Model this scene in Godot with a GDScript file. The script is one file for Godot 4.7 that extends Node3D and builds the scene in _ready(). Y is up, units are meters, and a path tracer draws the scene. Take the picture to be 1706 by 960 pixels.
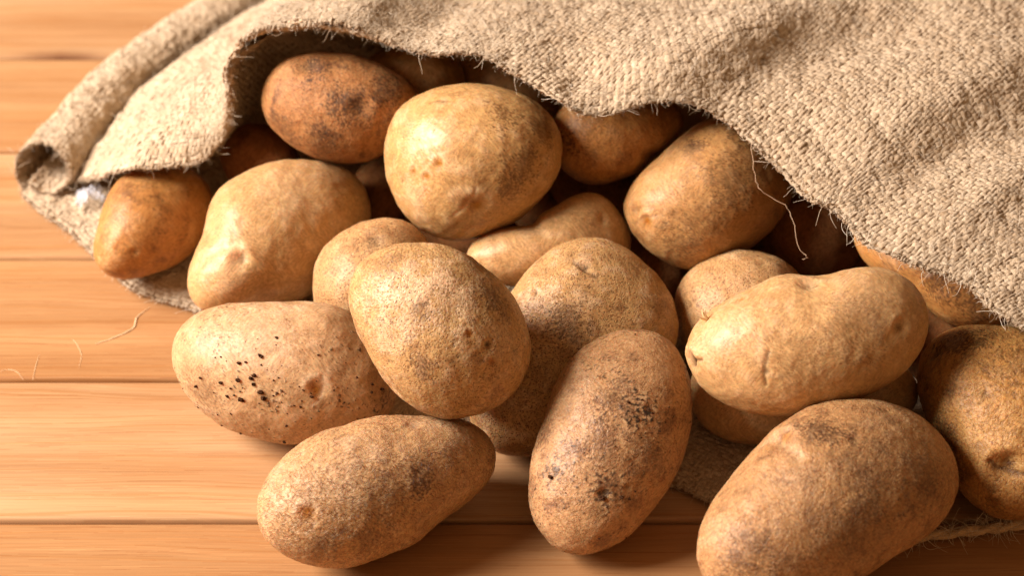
extends Node3D
# A burlap sack spilling potatoes on a pine table top. Lengths in the data lines are millimetres.

const MM := 0.001
var rng := RandomNumberGenerator.new()
var coarse := FastNoiseLite.new()
var fine := FastNoiseLite.new()
var cells := FastNoiseLite.new()
var used := {}
var skin := {}
var jute: StandardMaterial3D
var jute_base: StandardMaterial3D
var fuzz_material: StandardMaterial3D
var yarn_mesh: ArrayMesh
var fuzz_meshes: Array[ArrayMesh] = []
var soil: StandardMaterial3D

func _ready() -> void:
	# camera
	var cam := Camera3D.new()
	cam.name = "camera"
	cam.position = Vector3(0.00000, 0.57368, 0.69346)
	cam.rotation_degrees = Vector3(-39.6, 0, 0)
	cam.fov = 16.0
	cam.near = 0.05
	cam.far = 20.0
	var lens := CameraAttributesPhysical.new()
	lens.frustum_focal_length = 85.39
	lens.frustum_focus_distance = 0.785
	lens.frustum_near = 0.05
	lens.frustum_far = 20.0
	lens.exposure_aperture = 10.0
	lens.exposure_multiplier = 1.0
	cam.attributes = lens
	cam.fov = 16.0
	add_child(cam)
	cam.current = true
	# even warm light from the unseen room, lifting and tinting the shade
	var we := WorldEnvironment.new()
	we.name = "world_environment"
	var e := Environment.new()
	e.background_mode = Environment.BG_COLOR
	e.background_color = Color(1.0, 0.76, 0.53)
	e.background_energy_multiplier = 0.29
	e.tonemap_mode = Environment.TONE_MAPPER_LINEAR
	e.tonemap_exposure = 1.0
	e.sdfgi_enabled = true
	e.ssao_enabled = true
	e.ssil_enabled = true
	we.environment = e
	add_child(we)
	# soft light out of view at the left, lighting the whole scene
	var key := AreaLight3D.new()
	key.name = "unseen_left_light"
	key.area_size = Vector2(0.85, 0.85)
	key.light_energy = 11.3
	key.light_color = Color(1.0, 0.95, 0.915)
	key.area_range = 6.0
	key.shadow_enabled = true
	add_child(key)
	key.look_at_from_position(Vector3(-1.46, 1.10, 0.16), Vector3(0, 0.03, 0.04))
	set_up()
	table()
	sack()
	potatoes()
	small_things()

func set_up() -> void:
	rng.seed = 4711
	coarse.seed = 3
	coarse.noise_type = FastNoiseLite.TYPE_SIMPLEX_SMOOTH
	coarse.frequency = 1.0
	coarse.fractal_type = FastNoiseLite.FRACTAL_FBM
	coarse.fractal_octaves = 3
	fine.seed = 9
	fine.noise_type = FastNoiseLite.TYPE_SIMPLEX_SMOOTH
	fine.frequency = 1.0
	fine.fractal_type = FastNoiseLite.FRACTAL_FBM
	fine.fractal_octaves = 2
	cells.seed = 5
	cells.noise_type = FastNoiseLite.TYPE_CELLULAR
	cells.cellular_return_type = FastNoiseLite.RETURN_DISTANCE
	cells.frequency = 1.0
	cells.fractal_type = FastNoiseLite.FRACTAL_NONE
	soil = StandardMaterial3D.new()
	soil.albedo_color = Color(0.25, 0.165, 0.11)
	soil.metallic_specular = 0.1
	soil.roughness = 0.95
	make_jute()
	make_skins()

# ---------- names and tags
func numbered(called: String) -> String:
	var n: int = used.get(called, 0)
	used[called] = n + 1
	return called if n == 0 else "%s_%03d" % [called, n]

func tag(o: Node, label: String, category: String, group := "") -> void:
	o.set_meta("label", label)
	o.set_meta("category", category)
	if group:
		o.set_meta("group", group)

func put(called: String, m: Mesh, mat: Material, parent: Node = self) -> MeshInstance3D:
	var o := MeshInstance3D.new()
	o.name = numbered(called) if parent == self else called
	o.mesh = m
	o.material_override = mat
	parent.add_child(o, true)
	return o

func strew(called: String, m: Mesh, mat: Material, at: Array, tints: Array, parent: Node) -> MultiMeshInstance3D:
	var mm := MultiMesh.new()
	mm.transform_format = MultiMesh.TRANSFORM_3D
	mm.use_colors = true
	mm.mesh = m
	mm.instance_count = at.size()
	for i in at.size():
		mm.set_instance_transform(i, at[i])
		mm.set_instance_color(i, tints[i])
	var o := MultiMeshInstance3D.new()
	o.name = called
	o.multimesh = mm
	o.material_override = mat
	o.set_meta("kind", "stuff")
	parent.add_child(o, true)
	return o

# ---------- geometry helpers
func array_mesh(v: PackedVector3Array, n: PackedVector3Array, uv: PackedVector2Array, c: PackedColorArray, idx: PackedInt32Array) -> ArrayMesh:
	var a := []
	a.resize(Mesh.ARRAY_MAX)
	a[Mesh.ARRAY_VERTEX] = v
	a[Mesh.ARRAY_NORMAL] = n
	if uv.size():
		a[Mesh.ARRAY_TEX_UV] = uv
	if c.size():
		a[Mesh.ARRAY_COLOR] = c
	a[Mesh.ARRAY_INDEX] = idx
	var m := ArrayMesh.new()
	m.add_surface_from_arrays(Mesh.PRIMITIVE_TRIANGLES, a)
	return m

func tube(path: Array, radius: Array, sides := 8, knobs := 0.0, twist := 0.0) -> ArrayMesh:
	var v := PackedVector3Array()
	var n := PackedVector3Array()
	var uv := PackedVector2Array()
	var idx := PackedInt32Array()
	var up := Vector3(0.13, 1.0, 0.21).normalized()
	var run := 0.0
	for i in path.size():
		var t: Vector3 = (path[mini(i + 1, path.size() - 1)] - path[maxi(i - 1, 0)]).normalized()
		var s := up.cross(t).normalized()
		var b := t.cross(s).normalized()
		up = b
		if i > 0:
			run += (path[i] - path[i - 1]).length()
		for k in sides + 1:
			var a := TAU * k / sides + twist * run
			var d := s * cos(a) + b * sin(a)
			var r: float = radius[i] * (1.0 + knobs * sin(a * 3.0 + run * 900.0))
			v.append(path[i] + d * r)
			n.append(d)
			uv.append(Vector2(run * 60.0, float(k) / sides))
			if i > 0 and k > 0:
				var q := i * (sides + 1) + k
				idx.append_array([q, q - sides - 1, q - sides - 2, q, q - sides - 2, q - 1])
	return array_mesh(v, n, uv, PackedColorArray(), idx)

func smooth_path(p: Array, per: int) -> Array:
	var out := []
	for i in p.size() - 1:
		for k in per:
			out.append(spline(p, i + float(k) / per))
	out.append(p[p.size() - 1])
	return out

func spline(p: Array, t: float) -> Vector3:
	var i := clampi(int(t), 0, p.size() - 2)
	var a := t - i
	var p1: Vector3 = p[i]
	var p2: Vector3 = p[i + 1]
	var p0: Vector3 = p[i - 1] if i > 0 else p1 * 2.0 - p2
	var p3: Vector3 = p[i + 2] if i + 2 < p.size() else p2 * 2.0 - p1
	return 0.5 * (p1 * 2.0 + (p2 - p0) * a + (p0 * 2.0 - p1 * 5.0 + p2 * 4.0 - p3) * a * a + (p1 * 3.0 - p0 - p2 * 3.0 + p3) * a * a * a)

func metres(p: Array) -> Array:
	var out := []
	for q in p:
		out.append(q * MM)
	return out

# ---------- pictures for surfaces
func picture(w: int, h: int, rgb: PackedFloat32Array) -> ImageTexture:
	var b := PackedByteArray()
	b.resize(w * h * 3)
	for i in w * h * 3:
		b[i] = int(clampf(rgb[i], 0.0, 1.0) * 255.0)
	return ImageTexture.create_from_image(Image.create_from_data(w, h, false, Image.FORMAT_RGB8, b))

func grey(w: int, h: int, g: PackedFloat32Array) -> ImageTexture:
	var b := PackedByteArray()
	b.resize(w * h)
	for i in w * h:
		b[i] = int(clampf(g[i], 0.0, 1.0) * 255.0)
	return ImageTexture.create_from_image(Image.create_from_data(w, h, false, Image.FORMAT_L8, b))

func tile_noise(s: int, waves: float, sd: int, octaves: int) -> PackedFloat32Array:
	var f := FastNoiseLite.new()
	f.seed = sd
	f.noise_type = FastNoiseLite.TYPE_SIMPLEX_SMOOTH
	f.frequency = 1.0
	f.fractal_type = FastNoiseLite.FRACTAL_FBM
	f.fractal_octaves = octaves
	var out := PackedFloat32Array()
	out.resize(s * s)
	var r := waves / TAU
	for y in s:
		var cy := cos(TAU * y / s) * r
		var sy := sin(TAU * y / s) * r
		for x in s:
			var a := TAU * x / s
			out[y * s + x] = f.get_noise_3d(cos(a) * r + cy * 0.73 + 4.0, sin(a) * r + sy * 0.73, cy * 0.68 - sy * 0.68 + 9.0)
	return out

func stroke(g: PackedFloat32Array, s: int, x: float, y: float, ang: float, bend: float, steps: int, wide: float, amount: float) -> void:
	for k in steps:
		var fade := sin(PI * (k + 0.5) / steps)
		var r := wide * (0.5 + 0.5 * fade)
		var c := int(ceil(r))
		for dy in range(-c, c + 1):
			for dx in range(-c, c + 1):
				var px := x + dx
				var py := y + dy
				var fx := floorf(px) - x
				var fy := floorf(py) - y
				var d := sqrt(fx * fx + fy * fy) / r
				if d < 1.0:
					var at := posmod(int(floorf(py)), s) * s + posmod(int(floorf(px)), s)
					var val := amount * (1.0 - d * d) * fade
					if absf(val) > absf(g[at]):
						g[at] = val
		x += cos(ang)
		y += sin(ang)
		ang += bend

func make_skin_maps(kind: String) -> Array:
	var s := 512
	var dark := PackedFloat32Array()
	dark.resize(s * s)
	var hgt := PackedFloat32Array()
	hgt.resize(s * s)
	var mott := tile_noise(s, 22.0, hash(kind) % 1000, 3)
	var r := RandomNumberGenerator.new()
	r.seed = hash(kind) % 10007
	if kind == "speckled":
		for i in 1500:
			var x := r.randf() * s
			var y := r.randf() * s
			var a := r.randfn(0.5, 0.9)
			var n := r.randi_range(4, 15)
			var w := r.randf_range(1.8, 3.6)
			var am := r.randf_range(0.25, 1.0)
			stroke(dark, s, x, y, a, r.randf_range(-0.1, 0.1), n, w, am)
			stroke(hgt, s, x + 1.5, y + 1.5, a, 0.0, n, w * 1.3, -am)
			stroke(dark, s, x - 3.5, y - 3.5, a, 0.0, n, w * 0.8, -0.6 * am)
	elif kind == "flaky":
		for i in 1300:
			var x := r.randf() * s
			var y := r.randf() * s
			var a := r.randfn(0.3, 0.9)
			var n := r.randi_range(14, 46)
			var bd := r.randf_range(-0.07, 0.07)
			var am := r.randf_range(0.3, 1.0)
			stroke(dark, s, x, y, a, bd, n, r.randf_range(1.5, 2.9), am)
			stroke(dark, s, x + 3.2, y - 3.2, a, bd, n, 2.2, -0.9 * am)
			stroke(hgt, s, x + 2.0, y - 3.0, a, bd, n, 4.0, am)
			stroke(hgt, s, x, y + 1.5, a, bd, n, 2.8, -am)
	elif kind == "netted":
		for i in 1250:
			var x := r.randf() * s
			var y := r.randf() * s
			var a := r.randf() * TAU
			var n := r.randi_range(12, 56)
			var am := r.randf_range(0.15, 0.8)
			stroke(dark, s, x, y, a, r.randf_range(-0.12, 0.12), n, r.randf_range(1.2, 2.4), am)
			stroke(hgt, s, x, y, a, r.randf_range(-0.1, 0.1), n, 2.8, -am)
		for i in 700:
			var x := r.randf() * s
			var y := r.randf() * s
			var a := r.randf() * TAU
			stroke(hgt, s, x, y, a, r.randf_range(-0.2, 0.2), r.randi_range(8, 30), 4.0, r.randf_range(0.2, 0.8))
			stroke(dark, s, x, y, a, 0.05, r.randi_range(8, 24), 2.0, -r.randf_range(0.2, 0.8))
	else:
		for i in 380:
			var x := r.randf() * s
			var y := r.randf() * s
			var am := r.randf_range(0.2, 0.9)
			var w := r.randf_range(1.6, 3.6)
			stroke(dark, s, x, y, r.randf() * TAU, 0.0, r.randi_range(2, 7), w, am)
			stroke(hgt, s, x, y, 0.0, 0.0, 2, w * 1.5, -am)
		for i in 130:
			stroke(dark, s, r.randf() * s, r.randf() * s, r.randf() * TAU, r.randf_range(-0.06, 0.06), r.randi_range(18, 60), 1.6, r.randf_range(0.1, 0.5))
	var deep := Vector3(0.30, 0.165, 0.085) if kind == "speckled" else Vector3(0.52, 0.36, 0.23)
	var rgb := PackedFloat32Array()
	rgb.resize(s * s * 3)
	for i in s * s:
		var d := dark[i]
		var m := 0.86 + 0.17 * mott[i]
		if d >= 0.0:
			rgb[i * 3] = m * lerpf(1.0, deep.x, d)
			rgb[i * 3 + 1] = m * lerpf(1.0, deep.y, d)
			rgb[i * 3 + 2] = m * lerpf(1.0, deep.z, d)
		else:
			rgb[i * 3] = m * (1.0 - 0.10 * d)
			rgb[i * 3 + 1] = m * (1.0 - 0.15 * d)
			rgb[i * 3 + 2] = m * (1.0 - 0.22 * d)
		hgt[i] = 0.5 + 0.38 * hgt[i] + 0.14 * mott[i]
	return [picture(s, s, rgb), grey(s, s, hgt)]

# style: base, dark patch, pale patch, how much of each, map, relief (cm), roughness, sheen strength
func make_skins() -> void:
	var maps := {}
	for k in ["speckled", "flaky", "netted", "smooth"]:
		maps[k] = make_skin_maps(k)
	var styles := {
		"crumby": ["smooth", 0.020, 0.50], "speckled": ["speckled", 0.045, 0.42], "flaky": ["flaky", 0.055, 0.48], "scurfy": ["netted", 0.03, 0.46],
		"smooth": ["smooth", 0.015, 0.44], "netted": ["netted", 0.05, 0.52], "wrinkled": ["netted", 0.05, 0.5], "russet": ["smooth", 0.03, 0.52],
		"buff": ["speckled", 0.03, 0.5], "dark": ["smooth", 0.02, 0.85], "glossy": ["smooth", 0.014, 0.38], "blotched": ["netted", 0.03, 0.66], "tan": ["smooth", 0.02, 0.5]}
	for k in styles:
		var m := StandardMaterial3D.new()
		m.resource_name = k + " skin"
		m.vertex_color_use_as_albedo = true
		var mp: Array = maps[styles[k][0]]
		m.albedo_texture = mp[0]
		m.heightmap_enabled = true
		m.heightmap_texture = mp[1]
		m.heightmap_scale = styles[k][1]
		m.roughness = styles[k][2]
		m.metallic_specular = 0.1 if k == "dark" else 0.38  # the shade-painted skin is kept dull so the gaps stay dark
		m.uv1_triplanar = true
		m.uv1_triplanar_sharpness = 4.0
		m.uv1_scale = Vector3(30, 30, 30)
		m.subsurf_scatter_enabled = true
		m.subsurf_scatter_strength = 0.30
		skin[k] = m

# ---------- potatoes
func tones(style: String) -> Array:   # base, dark, pale (linear), dark amount, pale amount, speck amount
	match style:
		"crumby": return [Color(0.56, 0.37, 0.17), Color(0.30, 0.16, 0.06), Color(0.66, 0.48, 0.27), 0.45, 0.5, 0.5]
		"speckled": return [Color(0.56, 0.36, 0.14), Color(0.26, 0.13, 0.045), Color(0.68, 0.50, 0.27), 0.5, 0.6, 0.5]
		"flaky": return [Color(0.56, 0.36, 0.155), Color(0.28, 0.15, 0.07), Color(0.64, 0.47, 0.26), 0.4, 0.5, 0.25]
		"scurfy": return [Color(0.50, 0.31, 0.135), Color(0.20, 0.10, 0.045), Color(0.58, 0.40, 0.20), 0.7, 0.4, 0.8]
		"netted": return [Color(0.48, 0.29, 0.115), Color(0.21, 0.11, 0.045), Color(0.58, 0.40, 0.20), 0.65, 0.4, 0.4]
		"wrinkled": return [Color(0.46, 0.27, 0.08), Color(0.17, 0.08, 0.02), Color(0.56, 0.37, 0.14), 0.65, 0.5, 0.6]
		"smooth": return [Color(0.58, 0.375, 0.15), Color(0.34, 0.17, 0.05), Color(0.68, 0.49, 0.25), 0.35, 0.45, 0.3]
		"glossy": return [Color(0.57, 0.36, 0.13), Color(0.28, 0.14, 0.045), Color(0.70, 0.51, 0.26), 0.45, 0.45, 0.35]
		"russet": return [Color(0.46, 0.24, 0.065), Color(0.19, 0.085, 0.025), Color(0.58, 0.38, 0.16), 0.6, 0.4, 0.7]
		"blotched": return [Color(0.42, 0.22, 0.075), Color(0.12, 0.06, 0.025), Color(0.52, 0.32, 0.13), 0.8, 0.35, 0.5]
		"tan": return [Color(0.50, 0.30, 0.105), Color(0.20, 0.10, 0.035), Color(0.60, 0.41, 0.19), 0.5, 0.4, 0.5]
		"buff": return [Color(0.54, 0.34, 0.135), Color(0.30, 0.16, 0.06), Color(0.62, 0.45, 0.23), 0.4, 0.45, 0.3]
	return [Color(0.26, 0.125, 0.045), Color(0.10, 0.045, 0.02), Color(0.33, 0.18, 0.07), 0.6, 0.3, 0.4]  # skin for potatoes in the gaps: deep shade painted into the colour

# A potato is a solid whose girth round its middle follows r(angle) (a short Fourier series), swelling "deep" to both sides, slanted by "slant".
func potato(label: String, style: String, at: Vector3, turn: Quaternion, k: Array, deep: float, slant: Vector2, along: Vector2, sd: int, dense: int, eyes: Array, creases: Array) -> MeshInstance3D:
	var nu: int = [72, 190, 300, 400][dense]
	var nv: int = [36, 110, 190, 250][dense]
	var table_r := PackedFloat32Array()
	table_r.resize(721)
	for i in 721:
		var th := TAU * i / 720.0
		var r: float = k[0]
		for h in range(1, 7):
			r += k[2 * h - 1] * cos(h * th) + k[2 * h] * sin(h * th)
		table_r[i] = r
	var t := tones(style)
	var warm := Color(1.13, 1.025, 1.09) if style in ["glossy", "crumby", "speckled", "flaky", "scurfy", "netted", "smooth", "buff"] else Color(1.12, 0.97, 0.98)
	var base: Color = t[0] * warm
	var dark: Color = t[1] * warm
	var pale: Color = t[2] * warm
	var off := Vector3(sd * 31.7, sd * 17.3, sd * 5.1)
	var e3 := Vector3(along.x, along.y, 0.0)
	var p3 := Vector3(-along.y, along.x, 0.0)
	var v := PackedVector3Array()
	var c := PackedColorArray()
	v.resize((nu + 1) * (nv + 1))
	c.resize((nu + 1) * (nv + 1))
	var eye_at: Array[Vector3] = []
	for q in eyes:
		var ue: Vector3 = q[0]
		eye_at.append(bulge(ue, table_r, deep, slant))
	var crease_at := []
	for q in creases:
		var line := [q[0], q[1]]
		for s in range(2, q.size()):
			var uc: Vector3 = q[s]
			line.append(bulge(uc, table_r, deep, slant))
		crease_at.append(line)
	var rough := style in ["flaky", "netted", "wrinkled", "speckled"]
	var n := 0
	for j in nv + 1:
		var ph := PI * j / nv
		var ce := cos(ph)
		var se := sin(ph)
		for i in nu + 1:
			var l := TAU * (i % nu) / nu
			var u := e3 * ce + (p3 * cos(l) + Vector3(0, 0, sin(l))) * se
			var p := bulge(u, table_r, deep, slant)
			var q := p + off
			var lump := coarse.get_noise_3dv(q * 0.034)
			var mid := coarse.get_noise_3dv(q * 0.11 + Vector3(50, 0, 0))
			var small := fine.get_noise_3dv(q * 0.6)
			var h := lump * 0.65 + mid * 0.35 + small * (0.10 if rough else 0.05)
			# colour
			var blot := coarse.get_noise_3dv(q * 0.075 + Vector3(0, 90, 0))
			var col := base
			var sp0 := fine.get_noise_3dv(q * 0.95 + Vector3(0, 0, 70))
			var am: float = clampf((blot - 0.10) * 2.2 + small * 0.55 + sp0 * 0.5, 0.0, 1.0) * t[3]
			col = col.lerp(dark, am)
			var pm: float = clampf((mid + 0.5 * lump - 0.05) * 2.2 + small * 0.2, 0.0, 1.0) * t[4]
			col = col.lerp(pale, pm * (1.0 - am))
			var sp := sp0
			var speck: float = clampf((sp + 0.35 * blot - 0.42) * 6.0, 0.0, 1.0) * t[5]
			col = col.lerp(dark * 0.55, speck * 0.8)
			if style == "crumby" or style == "scurfy":
				var zone := coarse.get_noise_3dv(q * 0.05 + Vector3(7, 7, 7))
				var bit: float = clampf((fine.get_noise_3dv(q * 0.52 + Vector3(30, 0, 9)) + 0.55 * zone - 0.60) * 9.0, 0.0, 1.0)
				col = col.lerp(Color(0.045, 0.026, 0.016), bit * 0.9)
				h += bit * 0.22
			elif style == "wrinkled" or style == "netted":
				var crack := absf(coarse.get_noise_3dv(q * 0.13 + Vector3(0, 40, 0)))
				var line := clampf(1.0 - crack * 16.0, 0.0, 1.0)
				var hold := 1.0 if style == "wrinkled" else 0.45
				h -= line * 0.28 * hold
				col = col.lerp(dark, line * 0.5 * hold)
			for m in eyes.size():
				var d := p - eye_at[m]
				var er: float = eyes[m][1]
				var dd := d.length() / er
				if dd < 2.8:
					var st: float = eyes[m][2]
					var kind: int = eyes[m][3]
					if kind == 3 or kind == 4:   # a stain, or a rubbed pale patch
						var edge := clampf((1.05 - dd + 0.9 * mid + 1.1 * sp + 0.5 * small) * 2.6, 0.0, 1.0) * st * (0.95 + 0.7 * sp)
						if kind == 3:
							col = col.lerp(dark * 0.62, edge)
						else:
							col = col.lerp(pale * 1.06, edge)
							h -= 0.08 * edge
						continue
					if kind == 5:   # scurf: many black flecks
						var flecks := clampf((fine.get_noise_3dv(q * 0.50 + Vector3(3, 60, 0)) + 0.62 * exp(-dd * dd * 0.8) - 0.62) * 9.0, 0.0, 1.0) * st
						col = col.lerp(Color(0.05, 0.028, 0.018), flecks)
						h += 0.12 * flecks
						continue
					var pit := exp(-dd * dd * 1.7)
					var brow := exp(-(dd - 1.25) * (dd - 1.25) * 6.0) * clampf(0.5 + d.y / er, 0.0, 1.0)
					h += st * er * (-(0.30 if kind == 2 else 0.52) * pit + 0.12 * brow)
					if kind == 0:
						col = col.lerp(Color(0.10, 0.045, 0.018), minf(1.0, exp(-dd * dd * 5.0) * st))
					elif kind == 2:
						col = col.lerp(Color(0.44, 0.155, 0.015), minf(0.95, exp(-dd * dd * 1.8) * minf(1.0, st * 1.4)))
						col = col.lerp(pale, brow * 0.5)
					else:
						col = col.lerp(pale, pit * 0.5)
						col = col.lerp(Color(0.20, 0.09, 0.03), exp(-dd * dd * 9.0) * st)
			for cr in crease_at:
				var wide: float = cr[0]
				var near := 1e9
				for s in range(2, cr.size()):
					var a3: Vector3 = cr[s - 1] if s > 2 else cr[2]
					var ab: Vector3 = cr[s] - a3
					var f := clampf((p - a3).dot(ab) / maxf(ab.length_squared(), 1e-9), 0.0, 1.0)
					near = minf(near, (p - a3 - ab * f).length_squared())
				if near < wide * wide * 12.0:
					var g := exp(-near / (wide * wide))
					var amount: float = cr[1]
					h -= wide * 0.7 * g * absf(amount)
					if amount > 0.0:
						col = col.lerp(Color(0.13, 0.055, 0.02), g * g * 0.85 * amount)
					else:
						col = col.lerp(pale * 1.05, g * 0.7)
			v[n] = (p + p.normalized() * h) * MM
			c[n] = col
			n += 1
	var o := put("potato", close_round(v, c, nu, nv), skin[style])
	tag(o, label, "potato", "potatoes spilling from the burlap sack")
	o.position = at * MM
	o.quaternion = turn
	return o

func bulge(u: Vector3, table_r: PackedFloat32Array, deep: float, slant: Vector2) -> Vector3:
	var a := fposmod(atan2(u.y, u.x), TAU) / TAU * 720.0
	var i := int(a)
	var r := lerpf(table_r[i], table_r[mini(i + 1, 720)], a - i)
	return Vector3(u.x * r, u.y * r, u.z * deep + (u.x * slant.x + u.y * slant.y) * r)

func close_round(v: PackedVector3Array, c: PackedColorArray, nu: int, nv: int) -> ArrayMesh:
	var w := nu + 1
	var nrm := PackedVector3Array()
	nrm.resize(v.size())
	for j in nv + 1:
		for i in nu:
			var at := j * w + i
			var ja := maxi(j - 1, 0)
			var jb := mini(j + 1, nv)
			var du := v[j * w + (i + 1) % nu] - v[j * w + (i + nu - 1) % nu]
			if j == 0 or j == nv:
				nrm[at] = v[at].normalized()
			else:
				nrm[at] = (v[jb * w + i] - v[ja * w + i]).cross(du).normalized()
				if nrm[at].dot(v[at]) < 0.0:
					nrm[at] = -nrm[at]
		nrm[j * w + nu] = nrm[j * w]
	var idx := PackedInt32Array()
	idx.resize(nu * nv * 6)
	var k := 0
	var flip := (v[w * (nv / 2) + 1] - v[w * (nv / 2)]).cross(v[w * (nv / 2 + 1)] - v[w * (nv / 2)]).dot(nrm[w * (nv / 2)]) > 0.0
	for j in nv:
		for i in nu:
			var a := j * w + i
			var b := a + 1
			var d := a + w
			var f := d + 1
			idx[k] = a
			idx[k + 1] = d if flip else b
			idx[k + 2] = b if flip else d
			idx[k + 3] = b
			idx[k + 4] = d if flip else f
			idx[k + 5] = f if flip else d
			k += 6
	return array_mesh(v, nrm, PackedVector2Array(), c, idx)

func potatoes() -> void:
	potato("pale potato specked with black soil crumbs, beneath the speckled potato", "crumby", Vector3(-90.2, 29.6, 87.2), Quaternion(-0.3569, 0.0523, -0.0176, 0.9325), [35.24, 0.15, -0.09, 7.61, -2.29, -0.38, 0.52, 0.54, -1.58, 0.04, -0.42, -0.17, -0.63], 29.17, Vector2(0.119, -0.020), Vector2(-0.986, 0.167), 1, 3, [[Vector3(0.300, -0.185, 0.936), 4.3, 0.90, 2], [Vector3(-0.443, 0.727, 0.525), 2.9, 0.30, 0], [Vector3(0.869, -0.249, 0.428), 5.3, 0.60, 5], [Vector3(-0.336, 0.586, 0.738), 16.8, 0.50, 4], [Vector3(-0.806, -0.194, 0.559), 8.2, 0.40, 3]], [[0.96, -0.40, Vector3(0.315, -0.376, 0.871), Vector3(0.357, -0.250, 0.900), Vector3(0.346, -0.118, 0.931), Vector3(0.319, -0.055, 0.946)]])
	potato("broad rough tan potato with a creased eye, behind the upright potato", "speckled", Vector3(24.4, 30.9, 74), Quaternion(-0.3520, -0.0140, 0.0048, 0.9359), [39.58, 0.47, 0.42, -1.69, 8.04, 2.89, -1.57, -0.77, 0.03, 0.94, 0.72, -0.1, -0.1], 25.35, Vector2(-0.161, -0.193), Vector2(0.640, 0.769), 2, 2, [[Vector3(0.111, 0.702, 0.704), 2.9, 0.80, 0], [Vector3(-0.419, 0.608, 0.674), 1.9, 0.60, 0], [Vector3(0.021, 0.747, 0.664), 1.4, 0.60, 0], [Vector3(-0.333, 0.520, 0.786), 8.2, 0.90, 4], [Vector3(-0.055, 0.221, 0.974), 7.2, 0.70, 3], [Vector3(0.584, -0.226, 0.780), 8.2, 0.40, 3]], [[0.96, 0.80, Vector3(0.004, 0.774, 0.634), Vector3(0.074, 0.708, 0.702), Vector3(0.162, 0.626, 0.763), Vector3(0.214, 0.603, 0.768)], [0.72, 0.60, Vector3(-0.416, 0.637, 0.649), Vector3(-0.451, 0.539, 0.712)]])
	potato("oval potato with fuzzy flaking skin and one round pit, nearest the bare planks", "flaky", Vector3(-51.5, 26.1, 148.5), Quaternion(-0.3834, 0.0320, -0.0098, 0.9230), [33.59, -0.5, -0.17, 7.57, 6.09, 0.82, 1.1, 0.6, 2.23, 0, 0.92, -0.19, 0.65], 27.28, Vector2(-0.262, -0.091), Vector2(-0.944, -0.329), 3, 3, [[Vector3(-0.540, -0.212, 0.815), 3.6, 1.00, 2], [Vector3(0.467, 0.731, 0.497), 3.2, 0.50, 1], [Vector3(0.334, 0.075, 0.939), 5.4, 0.80, 3], [Vector3(-0.353, 0.136, 0.926), 11.3, 0.40, 4], [Vector3(0.134, -0.162, 0.978), 9.1, 0.30, 3], [Vector3(-0.034, -0.679, 0.733), 6.8, 0.40, 3], [Vector3(-0.470, -0.557, 0.685), 5.0, 0.40, 3]], [[0.68, -0.50, Vector3(-0.498, -0.295, 0.816), Vector3(-0.547, -0.362, 0.754), Vector3(-0.607, -0.386, 0.695)]])
	potato("upright oblong potato with black scurf patches, between the flaking and the netted potato", "scurfy", Vector3(37.4, 33, 129.8), Quaternion(-0.3729, -0.0229, 0.0073, 0.9276), [34.96, 0.19, 0.09, -6.22, 5.83, 0.78, -0.17, -0.18, -1.22, -0.14, -0.21, 0.16, 0], 24.87, Vector2(-0.081, -0.202), Vector2(0.373, 0.928), 4, 3, [[Vector3(-0.058, -0.479, 0.876), 2.7, 0.90, 0], [Vector3(0.185, -0.536, 0.824), 1.8, 0.60, 0], [Vector3(0.366, 0.298, 0.882), 2.3, 0.40, 0], [Vector3(0.068, 0.308, 0.949), 7.8, 0.60, 3], [Vector3(0.294, 0.249, 0.923), 7.8, 1.00, 5], [Vector3(-0.064, -0.074, 0.995), 8.2, 0.40, 3], [Vector3(-0.038, -0.448, 0.893), 7.8, 0.80, 5], [Vector3(-0.568, -0.363, 0.739), 6.0, 0.70, 5], [Vector3(-0.491, 0.593, 0.638), 9.2, 0.50, 4], [Vector3(0.502, -0.230, 0.833), 9.2, 0.40, 3], [Vector3(-0.931, 0.092, 0.352), 5.5, 0.50, 3]], [])
	potato("reddish shaded potato lying underneath the long smooth pale potato", "smooth", Vector3(113, 23.4, 92.5), Quaternion(-0.3612, -0.0654, 0.0217, 0.9300), [30.32, -0.67, 0.21, 11.61, -0.02, 1.51, -0.23, 2.73, 0.12, 1.29, -0.15, 0.55, 0.02], 21.87, Vector2(-0.001, -0.000), Vector2(-1.000, -0.002), 5, 1, [], [])
	potato("biggest potato with dull netted skin and a shallow dent, cut off by the bottom edge", "netted", Vector3(115.4, 35.3, 165.4), Quaternion(-0.3855, -0.0730, 0.0221, 0.9196), [39.74, -0.01, 0.47, 3.99, 8.65, 1.8, -1.1, -0.43, 1.36, 0.67, 0.13, -0.09, -0.1], 36.15, Vector2(-0.334, -0.209), Vector2(-0.848, -0.530), 6, 3, [[Vector3(-0.527, 0.682, 0.507), 5.8, 0.90, 2], [Vector3(-0.313, 0.786, 0.533), 2.7, 0.50, 0], [Vector3(0.223, 0.543, 0.810), 3.1, 0.50, 0], [Vector3(-0.051, 0.675, 0.736), 8.0, 0.90, 3], [Vector3(0.288, 0.264, 0.920), 13.4, 0.35, 3], [Vector3(0.676, 0.207, 0.707), 9.8, 0.40, 3], [Vector3(0.305, -0.319, 0.897), 13.4, 0.40, 3], [Vector3(-0.540, -0.352, 0.764), 9.8, 0.50, 3], [Vector3(-0.326, 0.246, 0.913), 13.4, 0.35, 4], [Vector3(-0.786, -0.203, 0.584), 7.6, 0.50, 4]], [[2.68, -0.65, Vector3(-0.775, 0.608, 0.173), Vector3(-0.631, 0.686, 0.362), Vector3(-0.459, 0.614, 0.642), Vector3(-0.323, 0.478, 0.817)], [0.89, 0.60, Vector3(-0.562, 0.684, 0.466), Vector3(-0.504, 0.745, 0.437), Vector3(-0.419, 0.757, 0.502)]])
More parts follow.
